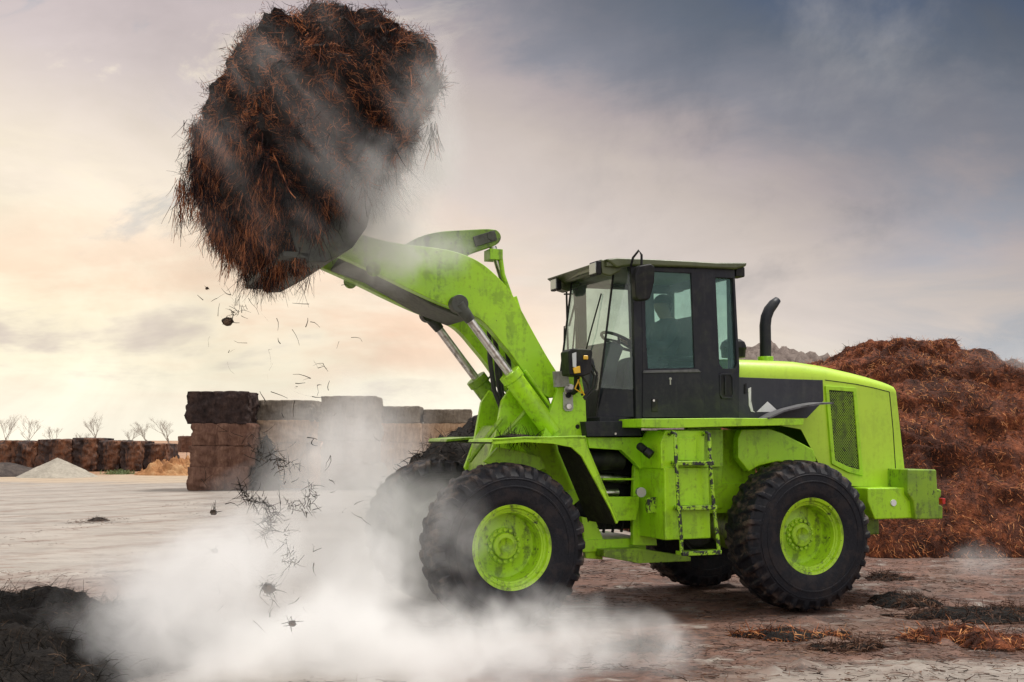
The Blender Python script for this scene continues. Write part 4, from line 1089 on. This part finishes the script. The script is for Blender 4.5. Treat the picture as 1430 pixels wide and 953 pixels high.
    D4 = Dt[ii] + rng.normal(size=(kt, 3)) * (.24 + .35 * (1 - ht[ii])); dn4 = (D4 * Nt[ii]).sum(1); D4 = D4 - Nt[ii] * np.clip(dn4 - .15, 0, None)[:, None] * .85; D4 /= np.linalg.norm(D4, axis=1)[:, None]
    rv4, rf4 = ribbons(P4, D4, Lt[ii] * rng.uniform(.4, 1.1, kt), rng.uniform(.003, .0065, kt), .7 * ht[ii][:, 0], 3, .45)
    # beards along the ragged fringe and under the belly
    k2 = 3200
    P2, N2 = sample_surface(out, F, k2, wfun=lambda c_, n_: np.clip(-n_[:, 2] - .1, 0, 1) ** 1.3 * np.where(n_[:, 1] > .4, .2, 1))
    tuft = np.array([nz(p, 4.5, 2, 60) for p in P2])
    D2 = np.tile([0, 0, -1.0], (k2, 1)) + rng.normal(size=(k2, 3)) * .2; D2 /= np.linalg.norm(D2, axis=1)[:, None]
    rv2, rf2 = ribbons(P2, D2, rng.uniform(.05, .16, k2) * np.clip(.9 + 2.6 * tuft, .25, 2.6), rng.uniform(.005, .010, k2), .4, 4, .35)
    k3 = 5200
    P3, N3 = sample_surface(out, F, k3 * 4, wfun=lambda c_, n_: np.where(n_[:, 1] < .2, 1.0, 0) * np.exp(-((c_[:, 2] - np.interp(c_[:, 0], fx, fz) - .05) / .10) ** 2))
    P3 = P3[:k3] - np.array([0, .05, 0]); D3 = np.tile([0, -.15, -1.0], (k3, 1)) + rng.normal(size=(k3, 3)) * .3; D3 /= np.linalg.norm(D3, axis=1)[:, None]
    tuft3 = np.array([nz(p, 3.5, 2, 80) for p in P3])
    rv3, rf3 = ribbons(P3, D3, rng.uniform(.08, .22, k3) * np.clip(1 + 1.6 * tuft3, .3, 2.0), rng.uniform(.004, .009, k3), .5, 4, .4)
    # long ragged locks hanging off the underside and the left flank
    tips = [(-2.915, 4.028), (-2.858, 3.865), (-2.753, 3.729), (-2.643, 3.643), (-2.508, 3.515), (-2.365, 3.398), (-2.258, 3.304), (-2.097, 3.288), (-1.97, 3.232), (-1.927, 3.311), (-2.828, 4.382), (-2.582, 3.617), (-2.427, 3.439), (-1.707, 3.518), (-1.516, 3.726), (-1.287, 3.875), (-1.021, 4.197), (-0.852, 4.483)]
    P5, D5, L5 = [], [], []
    for j, (tx_, tz_) in enumerate(tips):
        for _ in range(4):
            bx, by, bz = tx_ + .12 * (tx_ < cx_ - .3) + random.gauss(0, .06), random.uniform(.1, 1.6), tz_ + random.uniform(.0, .14)
            ln5 = random.uniform(.12, .34); q = random.randint(30, 70)
            P5.append(np.array([bx, by, bz]) + rng.normal(size=(q, 3)) * np.array([.03, .03, .05])); D5.append(np.array([0, 0, -1.0]) + rng.normal(size=(q, 3)) * .16); L5.append(ln5 * rng.uniform(.3, 1.0, q))
    P5, D5, L5 = np.concatenate(P5), np.concatenate(D5), np.concatenate(L5); D5 /= np.linalg.norm(D5, axis=1)[:, None]
    rv5, rf5 = ribbons(P5, D5, L5, rng.uniform(.004, .008, len(L5)), .3, 4, .3)
    lo = empty('compost_load', (loader.location.x, loader.location.y, 0), YAW)
    core.build('compost_core', 'load_core', lo, 0, 80)
    th = MB().add(rv, rf_.tolist()).add(rv2, rf2.tolist()).add(rv3, rf3.tolist()).add(rv4, rf4.tolist()).add(rv5, rf5.tolist())
    mesh_np('straw_thatch', np.array(th.v), th.f, 'straw_load', lo)
    return tag(lo, 'huge dark clod of steaming wet straw compost heaped in the raised bucket', 'compost load')


compost_load()


# ================================================================== HEAPS
def heap(name, cx_, cy_, ra_, rb_, h, core, straw, k, label, cat, seed=0, power=1.0, lump=.28, length=(.12, .34), width=(.009, .018), res=110, peak=None, layered=0.0, rag=.10, front_only=True, steep=1.6, up=.5):
    V = []; F = []
    nr, na = res // 2, int(res * 1.6)
    for i in range(nr + 1):
        q = i / nr
        for j in range(na):
            t = 2 * math.pi * j / na
            ro_ = 1 + rag * nz((math.cos(t), math.sin(t), 0), 1.5 if rag < .2 else 2.2, 4, seed)
            x = q * ra_ * ro_ * math.cos(t); y = q * rb_ * ro_ * math.sin(t)
            z = h * max(0, 1 - q ** steep) ** power
            wv = min(1, (1 - q) * 5)
            a = 1 - abs(nz((x, y, z * 1.5), .9, 4, seed)) ; b_ = nz((x, y, z * 2), 2.4, 4, seed + 3)
            c3 = 1 - abs(nz((x, y, z * 2), 4.5, 3, seed + 6))
            dz_ = (lump * (a - .75) + lump * .45 * b_ + lump * .16 * (c3 - .75)) * (h ** .4)
            z += dz_ * wv * .9
            if layered:
                sh = layered * math.sin(z * 9 + 3 * nz((x, y, z), .6, 3, seed + 8)) * wv
                n2 = math.hypot(x / ra_, y / rb_) + 1e-6
                x += sh * (x / ra_) / n2; y += sh * (y / rb_) / n2
            V.append((x, y, max(z, -.03)))
    for i in range(nr):
        for j in range(na):
            F.append((i * na + j, (i + 1) * na + j, (i + 1) * na + (j + 1) % na)); F.append((i * na + j, (i + 1) * na + (j + 1) % na, i * na + (j + 1) % na))
    V = np.array(V); Fa = np.array(F)
    root = empty(name, (cx_, cy_, 0))
    mesh_np('heap_core', V, F, core, root)
    if k:
        wf = (lambda c_, n_: np.where(n_[:, 1] > .45, .05, 1.0)) if front_only else None
        Pp, Nn = sample_surface(V, Fa, k, wfun=wf)
        Nn = np.where(Nn[:, 2:3] < 0, -Nn, Nn)
        lean = np.array([[nz(p, 1.6, 2, 20 + seed), nz(p, 1.6, 2, 31 + seed), nz(p, 1.6, 2, 47 + seed)] for p in Pp])
        D = Nn * rng.uniform(.05, up, (k, 1)) + lean * .8 + rng.normal(size=(k, 3)) * .7 + np.array([0, 0, -.35])
        D /= np.linalg.norm(D, axis=1)[:, None]
        rv, rf_ = ribbons(Pp, D, rng.uniform(*length, k), rng.uniform(*width, k), .7)
        mesh_np('straw_thatch', rv, rf_, straw, root)
    return tag(root, label, cat)


heap('compost_heap', 7.6, 21.6, 5.4, 5.3, 3.5, 'heap_core', 'straw_heap', 130000, 'tall rust brown heap of straw compost behind the loader tail', 'compost heap', 1, .8, .22, (.05, .14), (.005, .010), 280, layered=.07, steep=1.75)
heap('compost_heap', 8.6, 37.0, 6.0, 4.0, 4.7, 'haze_core', 'straw_grey', 0, 'hazy grey heap seen between the exhaust pipe and the rust heap', 'compost heap', 5, .8, .5, (.2, .5), (.02, .03), 70)
heap('compost_heap', -.55, 24.0, 2.4, 2.6, 2.1, 'dark_core', 'straw_dark', 4000, 'dark compost heap behind the front wheels, right of the hay bales', 'compost heap', 8, .8, .3, (.15, .4), (.012, .02), 80)
heap('compost_heap', -4.75, 8.8, 2.0, 2.0, .48, 'dark_core', 'straw_dark', 16000, 'black compost heap in the near left corner of the yard', 'compost heap', 12, .7, .34, (.06, .2), (.004, .008), 150, front_only=False, steep=1.8, rag=.3)
heap('compost_heap', -3.75, 11.4, .45, .4, .13, 'dark_core', 'straw_dark', 900, 'small black compost patch behind the black corner heap', 'compost heap', 15, .8, .1, (.05, .14), (.004, .007), 40, front_only=False)

gcl = [((1330, 893), .42, .24, .15, 'straw_heap', 'heap_core', 'dark rust clump on the pale slab at the near right'), ((1395, 900), .0, 0, 0, None, None, None), ((1265, 845), .34, .3, .12, 'straw_dark', 'dark_core', 'small dark clump between the rear tyre and the rust clump'),
       ((1400, 862), .9, .35, .10, 'straw_dark', 'dark_core', 'low dark drift of compost cut by the right frame edge'), ((136, 728), .17, .22, .09, 'straw_grey', 'drab_core', 'lone brown clump on the pale yard in front of the gravel pile'),
       ((1105, 888), .45, .2, .06, 'straw_heap', 'dark_core', 'flat brown clump on the ground below the rear tyre'), ((1180, 905), .3, .14, .05, 'straw_dark', 'dark_core', 'thin dark clump in front of the flat brown clump'), ((885, 905), .3, .16, .06, 'straw_dark', 'dark_core', 'dark clump at the right edge of the ground steam'),
       ((1240, 808), .3, .2, .06, 'straw_dark', 'dark_core', 'dark clump behind the rear tyre at the heap foot'), ((1390, 905), .26, .16, .12, 'straw_heap', 'heap_core', 'rust clump right beside the bigger one on the slab')]
for (px_, rx_, ry_, hh, sm, cm, lb) in gcl:
    if not lb: continue
gpos = [(3.778, 9.887), (4.076, 9.65), (4.077, 11.899), (4.732, 11.098), (-8.646, 23.82), (2.44, 10.064), (2.74, 9.487), (1.002, 9.487), (4.629, 14.125), (3.988, 9.584)]
for i, (g_, (px_, rx_, ry_, hh, sm, cm, lb)) in enumerate(zip(gpos, gcl)):
    if lb: heap('straw_clump', g_[0], g_[1], rx_, ry_, hh * .75, cm, 'straw_litter' if sm == 'straw_dark' else sm, int(1200 + 9000 * rx_ * ry_), lb, 'straw clump', 30 + i * 3, .9, .30, (.04, .13), (.004, .008), 60, front_only=False, up=.12, rag=.6)

g_ = (-20.127, 50.393)
heap('gravel_pile', -20.4, 51.0, 1.7, 1.6, .85, 'gravel', 'straw_grey', 0, 'pale gravel pile in front of the far bank of bales', 'gravel pile', 3, 1.0, .06, res=70, steep=1.05)
heap('gravel_pile', -23.4, 52.5, 1.9, 1.6, .62, 'drab_core', 'straw_grey', 0, 'grey pile at the left frame edge beside the gravel pile', 'gravel pile', 6, .8, .08, res=50, steep=1.4)
heap('straw_heap', -16.0, 54.5, 1.9, 1.8, .68, 'loose_orange', 'straw_heap', 0, 'loose orange straw heap beside the brown bale stack', 'straw heap', 16, .8, .8, res=110)
heap('straw_heap', -12.0, 36.9, .55, .9, .0 + 2.0, 'dark_core', 'straw_dark', 0, 'narrow dark slump of straw leaning on the brown bale stack', 'straw heap', 19, .7, .3, res=60, steep=2.4) if False else None
heap('straw_heap', -8.25, 38.2, .42, .6, 1.9, 'dark_core', 'straw_dark', 1200, 'dark slump of straw leaning on the brown bale stack', 'straw heap', 19, .8, .25, (.15, .35), (.02, .03), res=60, steep=1.5)


# litter: loose straw trodden over the yard (uncountable)
k = 22000
lx = rng.uniform(-1.5, 9, k); ly = rng.uniform(7.3, 17, k)
keep = np.array([noise.noise(Vector((a * .8, b_ * 1.6, 3.3))) + .25 * (a > 0) for a, b_ in zip(lx, ly)]) > .05
lx, ly = lx[keep], ly[keep]; k2 = 2500
lx = np.concatenate([lx, rng.uniform(-7, -2.4, k2)]); ly = np.concatenate([ly, rng.uniform(8, 15, k2)])
k3 = 3500; qx = rng.uniform(-9, 0, k3); qy = rng.uniform(12, 33, k3); kp = np.array([noise.noise(Vector((a * .5, b_ * .5, 8.1))) for a, b_ in zip(qx, qy)]) > .12
lx = np.concatenate([lx, qx[kp]]); ly = np.concatenate([ly, qy[kp]])
for g_, c_ in zip(gpos, gcl):
    if c_[6]:
        q = int(900 * c_[1] + 120); lx = np.concatenate([lx, rng.normal(g_[0], c_[1] * 1.05 + .1, q)]); ly = np.concatenate([ly, rng.normal(g_[1], c_[2] * 1.3 + .12, q)])
k = len(lx); aa = rng.uniform(0, 6.28, k)
D = np.stack([np.cos(aa), np.sin(aa), rng.uniform(.0, .35, k)], 1); D /= np.linalg.norm(D, axis=1)[:, None]
rv, rf_ = ribbons(np.stack([lx, ly, rng.uniform(.004, .012, k)], 1), D, rng.uniform(.04, .16, k), rng.uniform(.004, .009, k), .5, 2, .2)
rv[:, 2] = np.maximum(rv[:, 2], .003)
tag(mesh_np('straw_litter', rv, rf_, 'straw_litter'), 'loose trodden straw bits scattered over the muddy yard', 'litter', None, 'stuff')


# ================================================================== BALES
bale_cache = {}
def bale_mesh(key, L_, D_, H_, m, seed):
    bm = bmesh.new(); bmesh.ops.create_cube(bm, size=1.0)
    bmesh.ops.subdivide_edges(bm, edges=bm.edges[:], cuts=26, use_grid_fill=True)
    for v in bm.verts:
        x, y, z = v.co; p = Vector((x * 2, y * 2, z * 2))
        # rounded, bulging square bale
        e = (abs(p.x) ** 8 + abs(p.y) ** 8 + abs(p.z) ** 8) ** (1 / 8)
        q = p / e if e > 0 else p
        q = q.lerp(p, .7)
        w_ = Vector((q.x * L_ / 2, q.y * D_ / 2, q.z * H_ / 2))
        amp = .085 * H_
        f = 1 + amp * nz(w_, 1.5, 4, seed) + amp * .9 * nz(w_, 4.5, 3, seed + 5)
        st_ = 1 - .03 * sum(math.exp(-((w_.x - s_ * L_ / 2) / .05) ** 2) for s_ in (-.6, -.2, .2, .6))
        v.co = (w_.x * f, w_.y * f * st_, w_.z * (1 + .04 * nz(w_, 1.3, 3, seed + 9)) * st_ + H_ / 2)
    me = bpy.data.meshes.new('straw_bale'); bm.to_mesh(me); bm.free(); me.shade_smooth(); me.materials.append(M[m]); bale_cache[key] = me; return me


def bale(x, y, z, L_, D_, H_, m, label, group, rz=0.0, seed=None):
    seed = random.uniform(0, 50) if seed is None else seed
    o = bpy.data.objects.new('straw_bale', bale_mesh((L_, m, seed), L_, D_, H_, m, seed)); C.objects.link(o)
    o.location = (x, y, z); o.rotation_euler = (0, 0, rz)
    return tag(o, label, 'straw bale', group)


def px_x(px, d): return (px - 715) / 1579.35 * d
d1 = 38.6
nm = ['lowest', 'second lowest', 'second highest', 'topmost']
def stack(x0, x1, d, z_list, mats, what, group, rz=0.0, deep=2.2):
    cx_ = (px_x(x0, d) + px_x(x1, d)) / 2; L_ = px_x(x1, d) - px_x(x0, d)
    z = 0
    for i, (h_, m_) in enumerate(zip(z_list, mats)):
        bale(cx_ + random.uniform(-.08, .08), d + random.uniform(-.08, .08) + deep / 2 - 1.0, z - .01, L_ * random.uniform(.95, 1.06), deep, h_ * random.uniform(1.02, 1.07), m_, f'{nm[i]} bale of {what}', group, rz + random.uniform(-.05, .05)); z += h_
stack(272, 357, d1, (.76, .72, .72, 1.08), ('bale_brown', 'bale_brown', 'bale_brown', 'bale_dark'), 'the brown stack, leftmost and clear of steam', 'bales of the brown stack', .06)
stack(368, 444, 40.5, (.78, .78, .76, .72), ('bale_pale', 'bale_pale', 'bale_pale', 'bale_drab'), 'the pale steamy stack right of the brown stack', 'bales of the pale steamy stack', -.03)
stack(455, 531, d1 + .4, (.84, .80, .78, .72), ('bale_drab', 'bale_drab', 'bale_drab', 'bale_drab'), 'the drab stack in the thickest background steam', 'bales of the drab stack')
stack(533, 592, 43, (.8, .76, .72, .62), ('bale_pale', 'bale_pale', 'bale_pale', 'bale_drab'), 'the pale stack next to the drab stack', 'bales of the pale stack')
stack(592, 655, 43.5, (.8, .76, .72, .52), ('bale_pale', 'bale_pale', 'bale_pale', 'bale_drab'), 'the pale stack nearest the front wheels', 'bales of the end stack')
# far weathered bank, one large bale beside the other
bank = [(-20, 30, 1.62, 'at the left frame edge'), (31, 58, 1.55, 'second from the left frame edge'), (59, 104, 1.68, 'behind the left side of the gravel pile'), (105, 140, 1.75, 'behind the right side of the gravel pile'), (141, 172, 1.62, 'above the green weeds'), (173, 200, 1.58, 'with rusty streaks, right of the weeds'), (201, 234, 1.45, 'at the right end, above the orange straw')]
for i, (a, b_, h_, lb) in enumerate(bank):
    d = 60 + random.uniform(-.5, .5); x0, x1 = px_x(a, d), px_x(b_, d)
    bale((x0 + x1) / 2, d + 1, 0, (x1 - x0) * 1.03, 2.6, h_, 'bale_rust', 'weathered dark bale of the far bank ' + lb, 'weathered bales of the far bank', 0, 3.0 + i * 7)
o = bale(px_x(259, 58), 59, 1.0, 1.0, 1.4, .85, 'bale_brown', 'small round-shouldered bale on the orange straw beside the brown stack', None, .4, 90)

# ================================================================== FAR TREES
def tree(px, d, h, label, seed):
    rnd = random.Random(seed); x = px_x(px, d)
    root = empty('bare_tree', (x, d, 0)); tk = MB(); cr = MB()
    tk.tube([(0, 0, 0), (.03 * h, 0, h * .25), (-.02 * h, .02, h * .5)], [.016 * h, .012 * h, .008 * h], 6)
    def grow(p, dr, ln, r, dep):
        q = p + dr * ln; mid = p + dr * ln * .5 + Vector((rnd.uniform(-1, 1), rnd.uniform(-1, 1), 0)) * ln * .07
        cr.tube([p, mid, q], [r, r * .8, r * .6], 4)
        if dep == 0: return
        for _ in range(3 if dep > 1 else 4):
            nd = (dr + Vector((rnd.uniform(-.75, .75), rnd.uniform(-.75, .75), rnd.uniform(-.1, .55)))).normalized()
            grow(p.lerp(q, rnd.uniform(.45, 1)), nd, ln * rnd.uniform(.55, .8), r * .55, dep - 1)
    base = Vector((-.02 * h, .02, h * .5))
    for _ in range(4):
        t = rnd.uniform(0, 6.28); grow(base - Vector((0, 0, rnd.uniform(0, h * .16))), Vector((math.cos(t) * .55, math.sin(t) * .4, .8)).normalized(), h * .22, .0055 * h, 4)
    tk.build('trunk', 'bark', root, 0, 60); cr.build('crown', 'bark', root, 0, 60)
    tag(root, label, 'tree', 'bare trees on the horizon')


for i, (px, d, top, lb) in enumerate([(12, 78, 578, 'bare tree nearest the left frame edge'), (44, 78, 580, 'bare tree second from the left frame edge'), (78, 84, 592, 'small faint bare tree above the gravel pile'), (137, 76, 577, 'tall bare tree standing alone above the far bank'), (118, 86, 601, 'low twiggy tree just left of the lone tall tree'), (184, 82, 593, 'small bare tree right of the lone tall tree'), (208, 80, 584, 'bare tree between the small tree and the leafy-tipped one'), (238, 74, 578, 'darkest bare tree, nearest the brown bale stack'), (262, 90, 605, 'faint low tree half behind the brown bale stack')]):
    tree(px, d, (1.716 + (612 - top) / 1579 * d) * 1.04, lb, i + 3)
# weeds
V, F = ico(3)
gw = MB(); k = 500
Pp = np.stack([rng.normal(0, .32, k), rng.normal(0, .3, k), np.zeros(k)], 1); D = np.stack([rng.normal(0, .4, k), rng.normal(0, .4, k), np.ones(k)], 1); D /= np.linalg.norm(D, axis=1)[:, None]
m, n, out = mat('weed_green'); M['weed'] = m; principled(n, out, Base_Color=(.13, .17, .06, 1), Roughness=.7)
rv, rf_ = ribbons(Pp, D, rng.uniform(.08, .28, k), rng.uniform(.02, .04, k), .6)
o = mesh_np('weeds', rv, rf_, 'weed'); o.location = (px_x(170, 55), 55, 0); tag(o, 'green weeds at the foot of the far bank', 'weeds', None, 'stuff')


# ================================================================== FALLING STRAW
def clump(p, ball, spread, k, label, ln=(.04, .16), hang=.0, chain=None, wd=(.004, .009)):
    mb = MB()
    if ball > 0:
        V, F = ico(3); V = V * np.array([1, .9, .75]) * ball * np.array([1 + .45 * nz(v, 2.3, 3, p[0] * 9) for v in V])[:, None]; mb.add(V, F.tolist())
    if chain is None: roots = rng.normal(size=(k, 3)) * spread
    else:
        ch = np.array(chain, float); t = rng.random(k) * (len(ch) - 1); i0 = np.minimum(t.astype(int), len(ch) - 2); f = (t - i0)[:, None]
        roots = ch[i0] * (1 - f) + ch[i0 + 1] * f + rng.normal(size=(k, 3)) * spread
    D = rng.normal(size=(k, 3)) + np.array([0, 0, hang]); D /= np.linalg.norm(D, axis=1)[:, None]
    rv, rf_ = ribbons(roots, D, rng.uniform(*ln, k), rng.uniform(*wd, k), .1, 3, .5); mb.add(rv, rf_.tolist())
    o = mb.build('straw_clump', 'straw_dark', None, 0, 80); o.location = p
    return tag(o, label, 'straw clump')


clump((-2.426, 9.6, 2.712), .045, .03, 36, 'black clod with a straw tail falling below the load against the sky', chain=[(0, 0, 0), (.06, 0, .07), (.10, 0, .14)], ln=(.03, .10))
clump((-2.511, 9.6, 1.096), .028, .015, 10, 'small black clod with one upright straw falling left of the stringy tangle', ln=(.03, .13), hang=1.2)
clump((-2.492, 9.6, 0.775), .026, .012, 7, 'lowest small black clod, with two thin horns, falling through the steam', ln=(.03, .07), hang=.8)
clump((-2.609, 9.6, 2.996), .014, .008, 6, 'tiny dark crumb high at the left of the falling straw', ln=(.01, .03))
clump((-2.184, 9.4, 1.214), .0, .018, 150, 'black stringy tangle falling in front of the bale foot', chain=[(-.05, 0, .10), (0, 0, 0), (.10, .02, -.03), (.2, 0, -.05)], ln=(.04, .14))
clump((-1.987, 9.4, 1.074), .0, .018, 110, 'stringy straw tangle hanging just right of the black tangle', chain=[(.06, 0, .08), (0, 0, 0), (-.02, 0, -.06), (-.05, 0, -.16)], ln=(.04, .14))
clump((-1.699, 9.5, 1.138), .0, .02, 80, 'arched stringy tangle nearest the far front tyre', chain=[(-.16, 0, .05), (-.06, 0, .0), (.02, 0, -.02), (.03, 0, .12), (0, 0, .2)], ln=(.04, .13))
clump((-2.053, 9.5, 1.583), .0, .04, 90, 'brown twiggy tangle falling over the pale bale stack', chain=[(-.14, 0, .1), (0, 0, 0), (.12, 0, -.06), (.22, .0, -.12)], ln=(.04, .16))
clump((-1.972, 9.3, 0.506), .05, .035, 90, 'greyed tangle sinking in the thickest ground steam', ln=(.03, .12))
clump((-1.585, 8.3, 0.387), .026, .012, 16, 'dark star-shaped clump nearest the camera in the steam', ln=(.05, .12))
clump((-2.225, 9.6, 3.076), .0, .02, 26, 'loose dark wisp dangling under the tip of the load', chain=[(-.02, 0, .14), (0, 0, 0), (-.05, 0, -.1)], ln=(.04, .12))
clump((-1.821, 9.3, 0.804), .0, .03, 40, 'thin faded tangle in the steam right of the clods', chain=[(-.03, 0, .2), (0, 0, 0), (.05, 0, -.1)], ln=(.04, .14))
for i in range(118):
    px = min(max(random.gauss(385, 55), 270), 530); py = random.uniform(392, 890); d = random.uniform(8.9, 10.0)
    f = 1579.35; p = Vector(((px - 715) / f, 1.0 - (476.5 - py) / f * .086, (476.5 - py) / f + .086)); p = p / p.y * d; p.z += 1.716
    k = random.choice((1, 1, 1, 2)); D = np.array([[random.gauss(0, 1), random.gauss(0, .4), random.gauss(0, 1)] for _ in range(k)]); D /= np.linalg.norm(D, axis=1)[:, None]
    rv, rf_ = ribbons(np.zeros((k, 3)), D, np.array([random.uniform(.04, .17) for _ in range(k)]), np.array([random.uniform(.005, .009) for _ in range(k)]), .1, 3, .6)
    o = mesh_np('straw_stalk', rv, rf_, 'straw_dark'); o.location = p
    tag(o, 'thin dark straw stalk falling through the air below the raised load', 'straw stalk', 'straw stalks falling from the load')


# ================================================================== STEAM
def steam(loc, rad_, dens, label, scale=.9, seed=0.0, lo=.38, hi=.72, streak=None, rot=(0, 0, 0), soft=.75, step=1.0, col=(.992, .992, .99), mix=1.3):
    m, n, out = mat('steam')
    t = n.new('ShaderNodeTexCoord'); g = n.new('ShaderNodeNewGeometry')
    ln = n.new('ShaderNodeVectorMath', operation='LENGTH'); n.link(t.outputs['Object'], ln.inputs[0])
    p = n.mapping(g.outputs['Position'], (1, 1, 1), (0, 0, 0), (seed, seed * 1.7, -seed)) if streak is None else n.mapping(n.mapping(g.outputs['Position'], (1, 1, 1), (0, streak, 0)), (1.7, 1.2, .6), (0, 0, 0), (seed, seed * 1.7, -seed))
    big = n.noise(p, scale, 4, .55, .5)
    e = n.math('ADD', n.math('SUBTRACT', 1.0, ln.outputs['Value']), n.math('MULTIPLY', n.math('SUBTRACT', big, .52), mix))
    edge_ = n.smooth(n.math('MINIMUM', e, n.math('MULTIPLY', n.math('SUBTRACT', 1.0, ln.outputs['Value']), 4.0)), .0, soft)
    fine = n.smooth(n.noise(p, scale * 2.3, 4, .6, .8), lo, hi, .25, 1.0)
    de = n.math('MULTIPLY', n.math('MULTIPLY', edge_, fine), dens)
    v = n.new('ShaderNodeVolumePrincipled'); v.inputs['Color'].default_value = (*col, 1); n.link(de, v.inputs['Density'])
    v.inputs['Anisotropy'].default_value = 0.0
    n.link(v.outputs[0], out.inputs['Volume'])
    V, F = ico(3)
    me = bpy.data.meshes.new('steam'); me.from_pydata(V.tolist(), [], F.tolist()); me.materials.append(m)
    o = bpy.data.objects.new('steam', me); C.objects.link(o); o.location = loc; o.scale = rad_; o.rotation_euler = rot
    return tag(o, label, 'steam', None, 'stuff')


steam((-1.95, 8.75, .0), (1.75, 1.2, 1.25), 7.5, 'dense white steam rolling over the ground left of the front wheels', 1.0, 1.0, mix=2.1)
steam((-.15, 8.6, -.1), (1.8, 1.05, .8), 6.2, 'dense low steam on the ground before the near front wheel', 1.1, 2.0, mix=2.1)
steam((-0.673, 9.35, 0.828), (.62, .38, .75), 1.5, 'thin steam licking the left flank of the near front tyre', 1.6, 27.0, mix=1.9, soft=.9)
steam((-1.7, 11.0, .4), (1.8, 1.5, 1.3), 2.3, 'thinner white steam round the far front wheel', .8, 7.0, mix=1.6)
steam((-3.2, 13.2, .1), (2.3, 3.0, .7), .5, 'thin ground steam spreading over the pale yard', .8, 23.0, mix=1.8)
steam((-3.6, 26.0, 1.2), (2.4, 4.5, 2.3), .42, 'pale steam drifting across the bale stacks', .4, 3.0)
steam((-1.186, 10.0, 3.553), (1.0, .6, .66), 5.0, 'steam pouring over the tip of the lift arms', 1.5, 5.0, rot=(0, .35, 0), mix=1.9, soft=.9)
steam((-0.811, 10.2, 4.623), (.5, .9, .95), 2.6, 'steam trailing off the right side of the load', 1.6, 9.0, mix=1.9, soft=.9)
steam((-1.704, 9.1, 4.19), (1.45, .42, 1.5), 1.35, 'steam drifting in wisps across the face of the load', 1.25, 11.0, mix=2.7, soft=1.3, streak=.75, lo=.44, hi=.7)
steam((-1.185, 9.7, 3.845), (.62, .6, .62), 4.5, 'pale steam behind the right belly of the load', 1.5, 15.0, mix=1.7, soft=.9)
steam((5.606, 13.8, 0.235), (.5, .5, .32), 1.0, 'small steam puff on the ground before the rust heap', 2.0, 19.0)
steam((9.2, 20.5, 2.9), (1.6, 2.0, .8), .35, 'faint steam on the crest of the rust heap', .9, 21.0)
